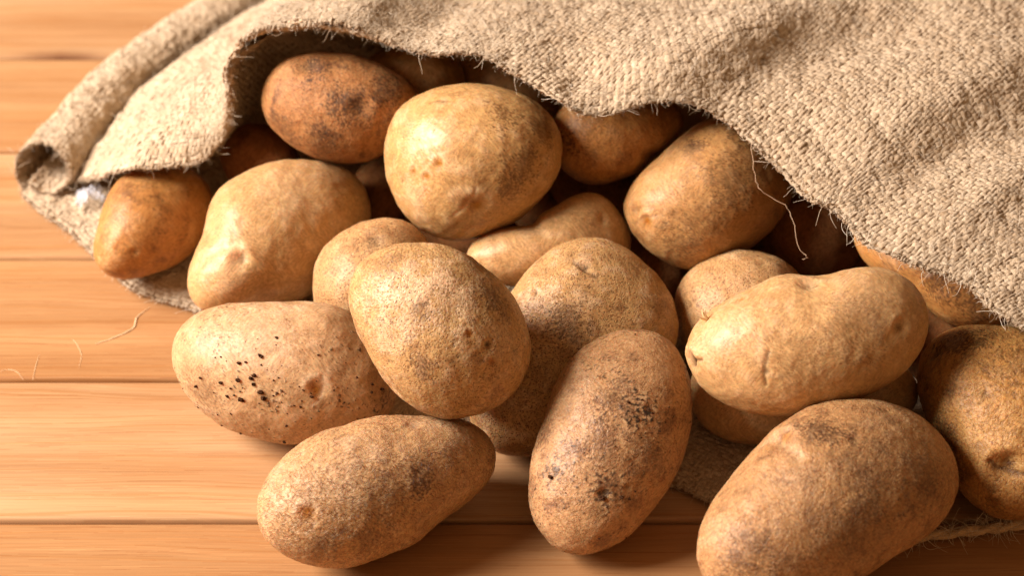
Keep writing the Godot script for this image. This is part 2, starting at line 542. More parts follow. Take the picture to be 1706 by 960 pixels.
	potato("shaded brown potato with a smile shaped crease, below the sack hem at the edge", "wrinkled", Vector3(188.3, 34.4, 117.8), Quaternion(-0.3643, -0.1113, 0.0363, 0.9239), [34.23, 0.32, 0.14, -3.25, -2.65, -0.22, 2.18, -0.64, -0.17, 0.23, -0.39, -0.01, 0.04], 31.46, Vector2(0.078, -0.213), Vector2(-0.345, 0.939), 7, 2, [[Vector3(0.060, -0.514, 0.856), 7.6, 1.10, 1], [Vector3(-0.658, 0.604, 0.449), 4.7, 0.70, 0], [Vector3(-0.178, 0.184, 0.967), 4.7, 0.40, 0], [Vector3(-0.482, 0.699, 0.528), 7.1, 0.80, 3], [Vector3(-0.257, 0.778, 0.574), 6.2, 0.70, 3], [Vector3(0.137, 0.618, 0.774), 8.1, 0.50, 3], [Vector3(-0.145, -0.214, 0.966), 11.9, 0.45, 4], [Vector3(-0.749, -0.244, 0.616), 5.7, 0.60, 3]], [[1.19, 1.00, Vector3(-0.127, -0.475, 0.871), Vector3(-0.060, -0.557, 0.828), Vector3(0.060, -0.585, 0.809), Vector3(0.215, -0.578, 0.788), Vector3(0.341, -0.528, 0.778)], [0.71, 0.60, Vector3(-0.658, 0.604, 0.449), Vector3(-0.567, 0.662, 0.490), Vector3(-0.613, 0.516, 0.597), Vector3(-0.718, 0.430, 0.548)]])
	potato("small orange brown potato lying alone on the lower cloth under the flap", "russet", Vector3(-156.7, 24.8, -16.3), Quaternion(-0.3222, 0.0808, -0.0306, 0.9427), [25.08, 0.08, 0.15, 0.23, 3.28, 0.98, -0.32, -0.98, 0.26, 0.09, 0.23, -0.06, -0.24], 25.28, Vector2(-0.254, -0.236), Vector2(-0.734, -0.679), 8, 1, [[Vector3(-0.513, -0.421, 0.748), 1.3, 0.50, 0], [Vector3(-0.273, -0.467, 0.841), 2.1, 0.60, 0], [Vector3(-0.578, 0.764, 0.288), 2.4, 0.40, 0], [Vector3(-0.587, 0.547, 0.597), 9.1, 0.40, 3], [Vector3(-0.688, -0.028, 0.725), 6.9, 0.50, 4], [Vector3(-0.615, -0.541, 0.575), 5.3, 0.60, 4]], [])
	potato("large smooth waisted potato with one deep eye, beside the small orange potato", "smooth", Vector3(-99.3, 33, 4.4), Quaternion(-0.3261, 0.0529, -0.0198, 0.9436), [34.47, 0.16, 0.37, 2.55, 5.87, 1.61, -0.44, -1.86, 0.99, 1.01, 0.61, -0.48, -0.47], 32.49, Vector2(-0.306, -0.206), Vector2(-0.830, -0.558), 9, 2, [[Vector3(-0.358, -0.230, 0.905), 4.4, 1.00, 1], [Vector3(0.593, 0.576, 0.563), 7.7, 0.40, 3], [Vector3(0.112, 0.552, 0.826), 15.5, 0.35, 4], [Vector3(-0.480, -0.383, 0.789), 11.4, 0.50, 4]], [[2.58, -0.50, Vector3(-0.858, -0.337, 0.387), Vector3(-0.800, -0.254, 0.543), Vector3(-0.667, -0.162, 0.727), Vector3(-0.456, -0.113, 0.883)]])
	potato("rounded buff potato half hidden behind the speckled potato", "buff", Vector3(-56.2, 37.2, 38.6), Quaternion(-0.3363, 0.0312, -0.0113, 0.9412), [25.35, 0.13, -0.14, 0.4, 1.05, -0.53, -0.25, -0.29, -0.08, 0.09, -0.08, -0.13, 0.08], 26.79, Vector2(-0.092, -0.064), Vector2(-0.820, -0.572), 10, 1, [[Vector3(-0.011, 0.610, 0.793), 5.0, 0.50, 1], [Vector3(0.133, 0.651, 0.747), 7.5, 0.35, 3]], [[0.62, 0.35, Vector3(-0.219, 0.640, 0.736), Vector3(-0.041, 0.685, 0.728), Vector3(0.178, 0.634, 0.752)], [0.62, 0.30, Vector3(-0.114, 0.529, 0.841), Vector3(0.086, 0.561, 0.823)]])
	potato("round buff potato peeping out behind the long smooth pale potato", "buff", Vector3(94.5, 28.6, 49.6), Quaternion(-0.3435, -0.0526, 0.0186, 0.9375), [26.78, 0.09, -0.12, 1.35, 0.2, -0.17, 0.05, -0.23, 0.02, 0.1, 0.05, -0.05, -0.05], 25.82, Vector2(-0.017, -0.001), Vector2(-0.997, -0.077), 11, 1, [[Vector3(0.322, 0.742, 0.589), 2.5, 0.40, 0]], [])
	potato("slender pear shaped potato lying below the glossy round potato", "smooth", Vector3(18.5, 40.3, 21.6), Quaternion(-0.3292, -0.0101, 0.0038, 0.9442), [23.75, 1.28, -0.53, 7.09, 4.36, -2.63, -1.2, 1.63, 0.82, -1.02, -0.9, 0.78, 0.16], 18.73, Vector2(-0.199, -0.047), Vector2(-0.974, -0.228), 12, 1, [[Vector3(0.641, 0.379, 0.667), 3.0, 0.60, 1]], [])
	potato("speckled yellow potato with three small pits resting on top of the others", "speckled", Vector3(-27.1, 68.5, 106.9), Quaternion(-0.3480, 0.0165, -0.0058, 0.9373), [32.83, 0.15, -0.07, 0, -4.41, 0.4, 0.72, -0.34, -0.49, 0.12, 0.04, -0.22, 0.16], 29.28, Vector2(-0.030, 0.029), Vector2(-0.716, 0.698), 13, 3, [[Vector3(0.308, -0.060, 0.949), 1.8, 0.90, 2], [Vector3(0.495, -0.165, 0.853), 2.3, 1.00, 0], [Vector3(0.506, -0.328, 0.798), 2.0, 0.90, 2], [Vector3(-0.648, -0.742, 0.173), 3.6, 0.50, 2], [Vector3(0.804, -0.236, 0.546), 4.1, 0.50, 1], [Vector3(-0.260, 0.345, 0.902), 13.2, 0.95, 4], [Vector3(-0.622, -0.091, 0.778), 9.1, 0.70, 4], [Vector3(0.204, 0.368, 0.907), 9.1, 0.60, 4], [Vector3(-0.183, 0.161, 0.970), 3.2, 0.60, 3], [Vector3(0.664, 0.359, 0.656), 5.9, 0.70, 3], [Vector3(-0.253, -0.431, 0.866), 5.9, 0.70, 3], [Vector3(-0.551, 0.635, 0.542), 6.8, 0.40, 3], [Vector3(0.515, 0.835, 0.194), 6.8, 0.40, 3]], [[1.59, -0.60, Vector3(-0.736, -0.654, 0.173), Vector3(-0.627, -0.759, 0.173), Vector3(-0.539, -0.825, 0.173)], [0.68, 0.50, Vector3(0.115, -0.187, 0.976), Vector3(0.173, -0.110, 0.979)]])
	potato("long smooth pale potato with small cracks, lying across the others", "smooth", Vector3(111.9, 64.9, 109.9), Quaternion(-0.3499, -0.0678, 0.0234, 0.9340), [34.24, 0.01, -0.36, 8.92, 4.14, -0.13, 0.72, 0.67, 1.52, -0.85, -0.13, 0.2, -0.08], 26.78, Vector2(-0.066, -0.015), Vector2(-0.975, -0.224), 14, 3, [[Vector3(-0.018, 0.859, 0.512), 4.6, 0.60, 1], [Vector3(0.745, 0.118, 0.656), 3.4, 0.70, 0], [Vector3(-0.959, -0.170, 0.228), 4.6, 1.20, 0], [Vector3(-0.770, 0.480, 0.420), 2.1, 0.40, 2], [Vector3(-0.382, -0.282, 0.880), 2.1, 0.50, 0], [Vector3(-0.753, 0.044, 0.656), 11.5, 0.50, 4], [Vector3(0.538, 0.358, 0.763), 11.5, 0.30, 4], [Vector3(0.363, 0.142, 0.921), 10.5, 0.35, 3], [Vector3(-0.111, -0.140, 0.984), 6.9, 0.30, 3]], [[0.80, 0.90, Vector3(-0.317, -0.082, 0.945), Vector3(-0.371, -0.194, 0.908), Vector3(-0.417, -0.327, 0.848), Vector3(-0.429, -0.444, 0.787)], [0.92, 0.90, Vector3(-0.962, -0.210, 0.173), Vector3(-0.944, -0.155, 0.292), Vector3(-0.861, -0.155, 0.485)], [0.69, 0.50, Vector3(-0.151, 0.840, 0.521), Vector3(-0.018, 0.813, 0.582), Vector3(0.137, 0.841, 0.524)]])
	potato("rust coloured potato tucked under the hem of the sack above the creased potato", "russet", Vector3(170.4, 56.9, 56.9), Quaternion(-0.3327, -0.0961, 0.0351, 0.9375), [23.82, 0.48, 0.12, 4.52, -8.23, -0.24, 0.81, -0.91, -1.92, 0.38, 0.33, -0.45, -0.28], 17.65, Vector2(0.205, -0.118), Vector2(-0.866, 0.500), 15, 1, [[Vector3(-0.207, -0.042, 0.977), 2.0, 0.50, 0], [Vector3(-0.043, -0.300, 0.953), 6.4, 0.60, 3], [Vector3(0.433, -0.469, 0.770), 7.4, 0.60, 3]], [])
	potato("potato with shadow painted into its dark skin, behind the dangling thread", "dark", Vector3(126.6, 29.6, -1.4), Quaternion(-0.3253, -0.0667, 0.0250, 0.9429), [24.24, 0.01, 0.02, 0.65, -0.26, -0.06, -0.21, 0.21, -0, -0.12, -0.05, 0.02, -0.05], 23.91, Vector2(0.025, -0.005), Vector2(-0.982, 0.189), 16, 0, [], [])  # darkened skin stands in for the shadow here
	potato("glossy round golden potato with pale pits, in the middle of the sack mouth", "glossy", Vector3(-17.3, 69.8, 0), Quaternion(-0.3090, 0.0094, -0.0037, 0.9510), [34.82, -0.08, -0.1, 2.25, 0.98, 1, 1.09, -0.02, -0.12, 0.03, 0.17, -0.07, 0.09], 33.35, Vector2(0.071, 0.015), Vector2(-0.979, -0.204), 17, 2, [[Vector3(-0.353, -0.054, 0.934), 2.5, 0.70, 2], [Vector3(-0.500, -0.200, 0.842), 2.0, 0.80, 2], [Vector3(-0.652, -0.131, 0.747), 1.8, 0.60, 2], [Vector3(-0.498, -0.366, 0.786), 1.5, 0.50, 2], [Vector3(-0.778, -0.256, 0.573), 1.5, 0.60, 0], [Vector3(0.083, -0.580, 0.810), 5.5, 0.75, 2], [Vector3(-0.086, -0.478, 0.874), 4.0, 0.30, 2], [Vector3(-0.345, 0.715, 0.608), 3.0, 0.40, 0], [Vector3(0.406, 0.545, 0.734), 6.5, 0.70, 3], [Vector3(0.568, -0.032, 0.823), 7.5, 0.60, 3], [Vector3(0.487, -0.331, 0.808), 5.5, 0.50, 3], [Vector3(-0.568, 0.204, 0.797), 8.5, 0.50, 4], [Vector3(-0.652, -0.380, 0.656), 7.5, 0.50, 4], [Vector3(0.777, 0.290, 0.559), 6.5, 0.60, 3]], [[0.75, -0.60, Vector3(0.069, -0.356, 0.932), Vector3(0.030, -0.483, 0.875), Vector3(-0.065, -0.577, 0.814), Vector3(-0.183, -0.648, 0.739)], [1.00, 0.50, Vector3(-0.479, 0.677, 0.559), Vector3(-0.367, 0.728, 0.580), Vector3(-0.274, 0.726, 0.630)]])
	potato("potato painted dark as shade, in the gap between the small orange and blotched ones", "dark", Vector3(-112.4, 33.1, -48.9), Quaternion(-0.3092, 0.0567, -0.0224, 0.9490), [17.75, 0.05, -0.07, 0.45, -1.49, -0.13, 0.08, -0.28, -0.25, 0.03, 0.05, -0.1, 0], 17.69, Vector2(0.174, -0.128), Vector2(-0.805, 0.593), 18, 0, [], [])  # shade put into the skin colour
	potato("blotched brown oval potato inside the sack mouth against the ribbed lining", "blotched", Vector3(-73.8, 72.2, -35.1), Quaternion(-0.2968, 0.0386, -0.0159, 0.9540), [28.01, -0.06, -0.15, 5.17, -1.42, 0.5, 0.68, 0.79, -0.13, 0.32, 0.15, 0.23, 0.11], 23.78, Vector2(0.080, -0.010), Vector2(-0.992, 0.124), 19, 2, [[Vector3(-0.510, 0.606, 0.610), 6.2, 0.60, 1], [Vector3(0.244, -0.018, 0.970), 5.2, 0.50, 0], [Vector3(-0.398, 0.623, 0.673), 6.8, 0.80, 3], [Vector3(0.135, 0.019, 0.991), 7.8, 0.70, 3], [Vector3(0.592, 0.223, 0.774), 7.8, 0.70, 3], [Vector3(-0.829, -0.320, 0.459), 7.3, 0.50, 3], [Vector3(-0.283, -0.657, 0.699), 6.2, 0.50, 3]], [])
	potato("tan oblong potato with a dark smudge, right of the glossy potato under the hem", "tan", Vector3(82.8, 56.4, 6.7), Quaternion(-0.3169, -0.0448, 0.0173, 0.9472), [31.8, 0.28, -0.02, 1.46, 3.75, -0.46, -0.79, 0.95, -0.06, -0.1, -0.13, 0.23, 0.26], 30.08, Vector2(-0.159, -0.105), Vector2(-0.835, -0.551), 20, 2, [[Vector3(-0.708, -0.304, 0.638), 3.0, 0.80, 2], [Vector3(-0.822, -0.165, 0.544), 3.0, 0.50, 0], [Vector3(-0.240, 0.711, 0.661), 3.0, 0.40, 0], [Vector3(-0.240, 0.711, 0.661), 5.1, 0.90, 3], [Vector3(-0.563, 0.307, 0.767), 12.6, 0.35, 4], [Vector3(0.237, 0.174, 0.956), 10.1, 0.50, 3], [Vector3(-0.388, -0.564, 0.729), 6.6, 0.50, 3], [Vector3(0.378, 0.711, 0.592), 6.1, 0.70, 3]], [[1.01, 0.40, Vector3(-0.843, -0.331, 0.423), Vector3(-0.738, -0.247, 0.628), Vector3(-0.602, -0.234, 0.763)]])
	potato("egg shaped brown potato poking out just under the sack hem", "russet", Vector3(42.8, 68.3, -19.2), Quaternion(-0.3035, -0.0228, 0.0092, 0.9525), [22.7, -0.39, -0.17, 4.09, 2.18, 1.08, 1.52, 0.6, 0.83, 0.28, 0.81, 0.06, 0.48], 19.44, Vector2(-0.160, -0.039), Vector2(-0.971, -0.238), 21, 2, [[Vector3(-0.672, -0.115, 0.731), 2.0, 0.50, 0], [Vector3(-0.673, -0.134, 0.728), 4.1, 0.80, 3], [Vector3(-0.412, 0.160, 0.897), 7.7, 0.40, 3]], [])
	potato("dim brown potato under the cloth behind the blotched potato", "tan", Vector3(-43.1, 65.9, -65), Quaternion(-0.2907, 0.0219, -0.0092, 0.9565), [19.86, 0.04, -0.11, 2.69, -0.45, -0.28, 0.12, 0.39, -0.16, -0.28, 0.14, 0.1, -0.07], 17.62, Vector2(0.044, -0.004), Vector2(-0.996, 0.084), 22, 1, [], [])
	potato("dim tan potato under the cloth behind the glossy potato", "tan", Vector3(-3.8, 53.5, -75.2), Quaternion(-0.2931, 0.0019, -0.0008, 0.9561), [23.16, 0.12, -0.18, 2.52, -1.63, 0.14, 0.46, -0.07, -0.28, 0.13, -0, -0.09, 0.06], 21.21, Vector2(0.135, -0.041), Vector2(-0.957, 0.290), 23, 1, [], [])
	potato("added shade-painted filler potato in the gap between the waisted and the glossy one", "dark", Vector3(-57.8, 17.8, -45.2), Quaternion(-0.3169, 0.0292, -0.0113, 0.9480), [15.97, 0.02, -0.05, -1.44, -0.07, 0.12, 0.07, -0.01, -0.2, 0.01, 0.03, -0.02, -0.02], 17.77, Vector2(0.006, -0.362), Vector2(-0.016, 1.000), 24, 0, [], [])  # from here down: fillers added to darken the gaps, skin painted as shaded
	potato("added shade-painted filler potato in the gap under the egg shaped potato", "dark", Vector3(37.4, 30.4, -30.6), Quaternion(-0.3163, -0.0193, 0.0075, 0.9484), [16.31, -0.07, -0.07, 3.46, -0.88, 0.03, 0.27, 0.51, -0.43, 0.04, 0.07, 0.04, -0.21], 13.48, Vector2(0.093, -0.012), Vector2(-0.991, 0.132), 25, 0, [], [])
	potato("added shade-painted filler potato in the gap between the pear shaped and tan ones", "dark", Vector3(62.5, 16.7, 4.3), Quaternion(-0.3332, -0.0330, 0.0121, 0.9422), [15.01, 0.11, 0.03, -1.02, -1.55, 0.23, 0.59, -0.21, 0.1, 0.18, -0.1, 0.02, 0.03], 16.20, Vector2(0.200, -0.362), Vector2(-0.484, 0.875), 26, 0, [], [])
	potato("added shade-painted filler potato low between the glossy and the pear shaped one", "dark", Vector3(14.7, 14.5, -38.1), Quaternion(-0.3205, -0.0075, 0.0029, 0.9472), [13.2, 0.08, 0.02, 1.96, 0.51, 0.01, -0.05, 0.21, 0.14, -0.02, 0.03, 0.07, -0.01], 11.52, Vector2(-0.000, -0.000), Vector2(-0.992, -0.127), 31, 0, [], [])
	potato("added hidden potato blocking light behind the long smooth pale potato, on the reddish one", "dark", Vector3(133.3, 47.7, 69.3), Quaternion(-0.3418, -0.0762, 0.0271, 0.9363), [15.25, 0.03, -0.06, 0.8, 0.13, 0.02, -0.19, -0.16, -0.01, 0.05, 0.16, -0.03, -0.01], 14.67, Vector2(-0.000, -0.000), Vector2(-0.997, -0.081), 30, 0, [], [])  # out of sight; added to keep the key light off the gap at right
	potato("added shade-painted filler potato in the gap between the long pale and brown ones", "dark", Vector3(175.7, 20.9, 62.6), Quaternion(-0.3499, -0.0975, 0.0336, 0.9311), [17.67, -0.02, -0.07, 0.03, -0.63, 0.02, 0.58, -0.16, -0.2, 0.09, 0.02, -0.09, 0.06], 17.28, Vector2(-0.000, 0.000), Vector2(-0.729, 0.684), 29, 0, [], [])  # filler with painted shade, added where the gap came out too bright
	potato("added shade-painted filler potato under the hem beside the rust coloured potato", "dark", Vector3(157.3, 17.6, 0.8), Quaternion(-0.3306, -0.0822, 0.0303, 0.9397), [16.75, 0.2, 0.02, -1.27, -2.44, 0.25, 0.52, -0.31, 0.34, 0.13, -0.18, 0.08, -0.01], 17.84, Vector2(0.261, -0.428), Vector2(-0.522, 0.853), 27, 0, [], [])
	potato("added shade-painted filler potato in the gap directly beneath the glossy round potato", "dark", Vector3(-23.3, 16, -18.7), Quaternion(-0.3261, 0.0121, -0.0045, 0.9453), [15.69, -0.93, -2.57, 7.05, -3.4, 1.62, 1.44, 1.58, -0.85, 1.98, 1.07, 0.07, 0.81], 12.65, Vector2(0.161, -0.027), Vector2(-0.986, 0.169), 28, 0, [], [])

# ---------- the table
func table() -> void:
	var w := 1024
	var hh := 640
	var warp := FastNoiseLite.new()
	warp.seed = 21
	warp.frequency = 1.0
	warp.fractal_octaves = 3
	var rgb := PackedFloat32Array()
	rgb.resize(w * hh * 3)
	var gh := PackedFloat32Array()
	gh.resize(w * hh)
	for y in hh:
		for x in w:
			var a := TAU * x / w
			var cx := cos(a) * 0.5
			var sx := sin(a) * 0.5
			var wob := warp.get_noise_3d(cx * 0.7, sx * 0.7, y * 0.008) * 17.0
			var yy := y + wob
			var ring := fine.get_noise_3d(yy * 0.136, cx * 0.12 + 3.0, sx * 0.12)
			var broad := warp.get_noise_3d(cx * 0.35 + 20.0, sx * 0.35, yy * 0.009)
			var hair := fine.get_noise_3d(y * 0.40 + 77.0, cx * 5.0, sx * 5.0)
			var line := fine.get_noise_3d(yy * 0.25 + 11.0, cx * 0.5, sx * 0.5)
			var late := clampf(ring * 1.5 + 0.25, 0.0, 1.0)
			late = late * late
			var tone := 0.90 + 0.08 * broad + 0.035 * hair - 0.035 * late + 0.04 * line
			var at := (y * w + x) * 3
			rgb[at] = tone * 1.0
			rgb[at + 1] = tone * (0.845 + 0.03 * broad - 0.035 * late)
			rgb[at + 2] = tone * (0.665 + 0.05 * broad - 0.07 * late)
			gh[y * w + x] = 0.55 - 0.35 * late + 0.25 * hair
	# pores and fine scratches along the grain
	for i in 3200:
		var py := rng.randi_range(0, hh - 1)
		var px := rng.randi_range(0, w - 1)
		var deep := rng.randf_range(0.02, 0.09) * (1.0 if rng.randf() < 0.8 else -0.8)
		for s in rng.randi_range(6, 70):
			var at := (py * w + posmod(px + s, w)) * 3
			rgb[at] -= deep * 0.7
			rgb[at + 1] -= deep
			rgb[at + 2] -= deep
			gh[at / 3] -= deep * 2.0
	var m := StandardMaterial3D.new()
	m.resource_name = "oiled pine"
	m.albedo_texture = picture(w, hh, rgb)
	m.albedo_color = Color(0.76, 0.71, 0.66)
	m.heightmap_enabled = true
	m.heightmap_texture = grey(w, hh, gh)
	m.heightmap_scale = 0.012
	m.roughness = 0.42
	m.metallic_specular = 0.4
	m.vertex_color_use_as_albedo = true
	var o := Node3D.new()
	o.name = "table"
	add_child(o)
	tag(o, "oiled pine table top of long planks under the potatoes and sack", "table")
	var r := RandomNumberGenerator.new()
	r.seed = 88
	for k in range(-8, 6):
		var z0 := 0.0600 + k * 0.0811
		var p := put("plank", plank_mesh(z0, 0.0811, r.randf(), r.randf(), Color(1.03, 1.03, 1.03).lerp(Color(0.90, 0.78, 0.63), r.randf()), k), m, o)

func plank_mesh(z0: float, wide: float, ou: float, ov: float, tint: Color, row: int) -> ArrayMesh:
	# profile across the plank (z, y): rounded shoulders, a tongue under the next plank
	var prof: Array[Vector2] = []
	prof.append(Vector2(0.0005, -0.0045))
	for q in [[0.0007, -0.0026], [0.0011, -0.0010], [0.0018, -0.0002], [0.0026, 0.0]]:
		prof.append(Vector2(q[0], q[1]))
	for s in 24:
		prof.append(Vector2(0.0024 + (wide - 0.0048) * (s + 1) / 25.0, 0.0))
	for q in [[0.0026, 0.0], [0.0018, -0.0002], [0.0011, -0.0010], [0.0007, -0.0026], [0.0007, -0.0045]]:
		prof.append(Vector2(wide - q[0], q[1]))
	prof.append(Vector2(wide + 0.003, -0.0046))
	prof.append(Vector2(wide + 0.003, -0.02))
	prof.append(Vector2(0.0034, -0.02))
	prof.append(Vector2(0.0034, -0.0047))
	prof.append(Vector2(0.0005, -0.0045))
	var nx := 180
	var v := PackedVector3Array()
	var n := PackedVector3Array()
	var uv := PackedVector2Array()
	var c := PackedColorArray()
	var idx := PackedInt32Array()
	var np := prof.size()
	for i in nx + 1:
		var x := -0.9 + 1.8 * i / nx
		for j in np:
			var a := prof[maxi(j - 1, 0)]
			var b := prof[mini(j + 1, np - 1)]
			var d := (b - a).normalized()
			var wav := coarse.get_noise_3d(x * 9.0, row * 7.0, prof[j].x * 12.0)
			v.append(Vector3(x, prof[j].y + wav * 0.00015 * float(prof[j].y > -0.003), z0 + prof[j].x))
			n.append(Vector3(0, d.x, -d.y))
			uv.append(Vector2(x / 0.45 + ou, prof[j].x / 0.17 + ov))
			var patch := coarse.get_noise_3d(x * 5.0 + 30.0, row * 5.0, prof[j].x * 22.0)
			var col := tint.lerp(Color(0.90, 0.74, 0.56), clampf(patch * 0.8 + 0.2, 0.0, 1.0))
			if row == -4:   # a knot at the edge of this plank
				var kx := (x + 0.2279) / 0.022
				var kz := (prof[j].x - wide) / 0.006
				col = col.lerp(Color(0.20, 0.07, 0.025), 0.85 * exp(-kx * kx - kz * kz))
			c.append(col)
			if i > 0 and j > 0:
				var q := i * np + j
				idx.append_array([q, q - np, q - 1, q - 1, q - np, q - np - 1])
	return array_mesh(v, n, uv, c, idx)

# ---------- the sack
func make_jute() -> void:
	var s := 128
	var g := PackedFloat32Array()
	g.resize(s * s)
	var rgb := PackedFloat32Array()
	rgb.resize(s * s * 3)
	for y in s:
		for x in s:
			var a := TAU * float(x + y * 2) / s
			var st := fine.get_noise_3d(cos(TAU * x / s) * 1.2 + 5.0, sin(TAU * x / s) * 1.2, 3.0 + cos(TAU * y / s) * 6.0) + 0.6 * fine.get_noise_2d(cos(a) * 5.0, sin(a) * 5.0)
			g[y * s + x] = 0.5 + 0.5 * st
			var t := 0.95 + 0.22 * st
			rgb[(y * s + x) * 3] = t
			rgb[(y * s + x) * 3 + 1] = t * 0.985
			rgb[(y * s + x) * 3 + 2] = t * 0.96
	jute = StandardMaterial3D.new()
	jute.resource_name = "jute yarn"
	jute.vertex_color_use_as_albedo = true
	jute.albedo_texture = picture(s, s, rgb)
	jute.heightmap_enabled = true
	jute.heightmap_texture = grey(s, s, g)
	jute.heightmap_scale = 0.05
	jute.roughness = 0.9
	jute.backlight_enabled = true
	jute.backlight = Color(0.56, 0.40, 0.24)
	jute.metallic_specular = 0.25
	jute.rim_enabled = true
	jute.rim = 0.25
	jute.rim_tint = 0.7
	jute_base = StandardMaterial3D.new()
	jute_base.resource_name = "jute cloth"
	jute_base.albedo_color = Color(0.66, 0.54, 0.40)
	jute_base.roughness = 0.95
	jute_base.backlight_enabled = true
	jute_base.backlight = Color(0.60, 0.42, 0.25)
	jute_base.metallic_specular = 0.1
	fuzz_material = StandardMaterial3D.new()
	fuzz_material.resource_name = "jute fibre"
	fuzz_material.vertex_color_use_as_albedo = true
	fuzz_material.roughness = 0.6
	# one full wave of yarn: over one, under one; x from -1 to 1, z half a pitch to both sides
	var v := PackedVector3Array()
	var n := PackedVector3Array()
	var uv := PackedVector2Array()
	var idx := PackedInt32Array()
	var sides := 7
	var secs := 10
	for i in secs + 1:
		var x := -1.03 + 2.06 * i / secs
		var y := cos(PI * x) * 0.17
		var slope := Vector2(1.0, -PI * sin(PI * x) * 0.17).normalized()
		var fat := 0.50 + 0.07 * absf(cos(PI * x))
		for k in sides + 1:
			var a := TAU * k / sides
			v.append(Vector3(x - slope.y * sin(a) * 0.3, y + sin(a) * 0.27 * slope.x, cos(a) * fat))
			n.append(Vector3(-slope.y * sin(a), sin(a) * slope.x, cos(a)).normalized())
			uv.append(Vector2(float(i) / secs * 0.6, float(k) / sides))
			if i > 0 and k > 0:
				var q := i * (sides + 1) + k
				idx.append_array([q, q - sides - 2, q - sides - 1, q, q - 1, q - sides - 2])
	yarn_mesh = array_mesh(v, n, uv, PackedColorArray(), idx)
	for k in 7:
		var r := RandomNumberGenerator.new()
		r.seed = 500 + k
		var path := []
		var p := Vector3(0, -0.0002, 0)
		var d := Vector3(1, r.randf_range(0.1, 0.7), r.randf_range(-0.4, 0.4)).normalized()
		var turn := Vector3(r.randfn(0, 0.18), r.randf_range(-0.22, 0.04), r.randfn(0, 0.22))
		var rad := []
		for i in 9:
			path.append(p)
			rad.append(0.00009 * (1.0 - 0.07 * i))
			p += d * r.randf_range(0.0007, 0.0011)
			d = (d + turn + Vector3(r.randfn(0, 0.1), r.randfn(0, 0.1), r.randfn(0, 0.1))).normalized()
		fuzz_meshes.append(tube(path, rad, 3))

func grid_at(g: Array, u: float, w: float) -> Vector3:
	var i := clampi(int(u), 0, g.size() - 2)
	var a := u - i
	var p1 := spline(g[i], w)
	var p2 := spline(g[i + 1], w)
	var p0 := spline(g[i - 1], w) if i > 0 else p1 * 2.0 - p2
	var p3 := spline(g[i + 2], w) if i + 2 < g.size() else p2 * 2.0 - p1
	return 0.5 * (p1 * 2.0 + (p2 - p0) * a + (p0 * 2.0 - p1 * 5.0 + p2 * 4.0 - p3) * a * a + (p1 * 3.0 - p0 - p2 * 3.0 + p3) * a * a * a)

# Samples a sheet so that steps along u and w are even in length on the average; returns rows of points, one per thread crossing.
func crossings(g: Array, pitch: float, w_most := 1.0) -> Array:
	var nu: int = g.size()
	var nw: int = g[0].size()
	var ulen := [0.0]
	for i in range(1, nu * 4 - 3):
		var s := 0.0
		for b in 3:
			var wb := (nw - 1) * w_most * b / 2.0
			s += (grid_at(g, i / 4.0, wb) - grid_at(g, (i - 1) / 4.0, wb)).length() / 3.0
		ulen.append(ulen[i - 1] + s)
	var total: float = ulen[ulen.size() - 1]
	var cols := int(total / pitch)
	var wl := 0.0
	for b in 5:
		for i in 8:
			wl += (grid_at(g, (nu - 1) * b / 4.0, (nw - 1) * w_most * (i + 1) / 8.0) - grid_at(g, (nu - 1) * b / 4.0, (nw - 1) * w_most * i / 8.0)).length() / 5.0
	var rows := int(wl / pitch)
	# even steps along w too
	var wlen := [0.0]
	for i in range(1, (nw - 1) * 4 + 1):
		var s := 0.0
		for b in 5:
			var ub := (nu - 1) * b / 4.0
			s += (grid_at(g, ub, i / 4.0 * w_most) - grid_at(g, ub, (i - 1) / 4.0 * w_most)).length() / 5.0
		wlen.append(wlen[i - 1] + s)
	var w_at := PackedFloat32Array()
	var k := 0
	for r in rows + 1:
		var want: float = wlen[wlen.size() - 1] * r / rows
		while k < wlen.size() - 2 and wlen[k + 1] < want:
			k += 1
		w_at.append((k + (want - wlen[k]) / maxf(wlen[k + 1] - wlen[k], 1e-6)) / 4.0 * w_most)
	var out := []
	var at := 0
	for c in cols + 1:
		var want := total * c / cols
		while at < ulen.size() - 2 and ulen[at + 1] < want:
			at += 1
		var u: float = (at + (want - ulen[at]) / maxf(ulen[at + 1] - ulen[at], 1e-6)) / 4.0
		var line := PackedVector3Array()
		for r in rows + 1:
			line.append(grid_at(g, u, w_at[r]) * MM)
		out.append(line)
	return out

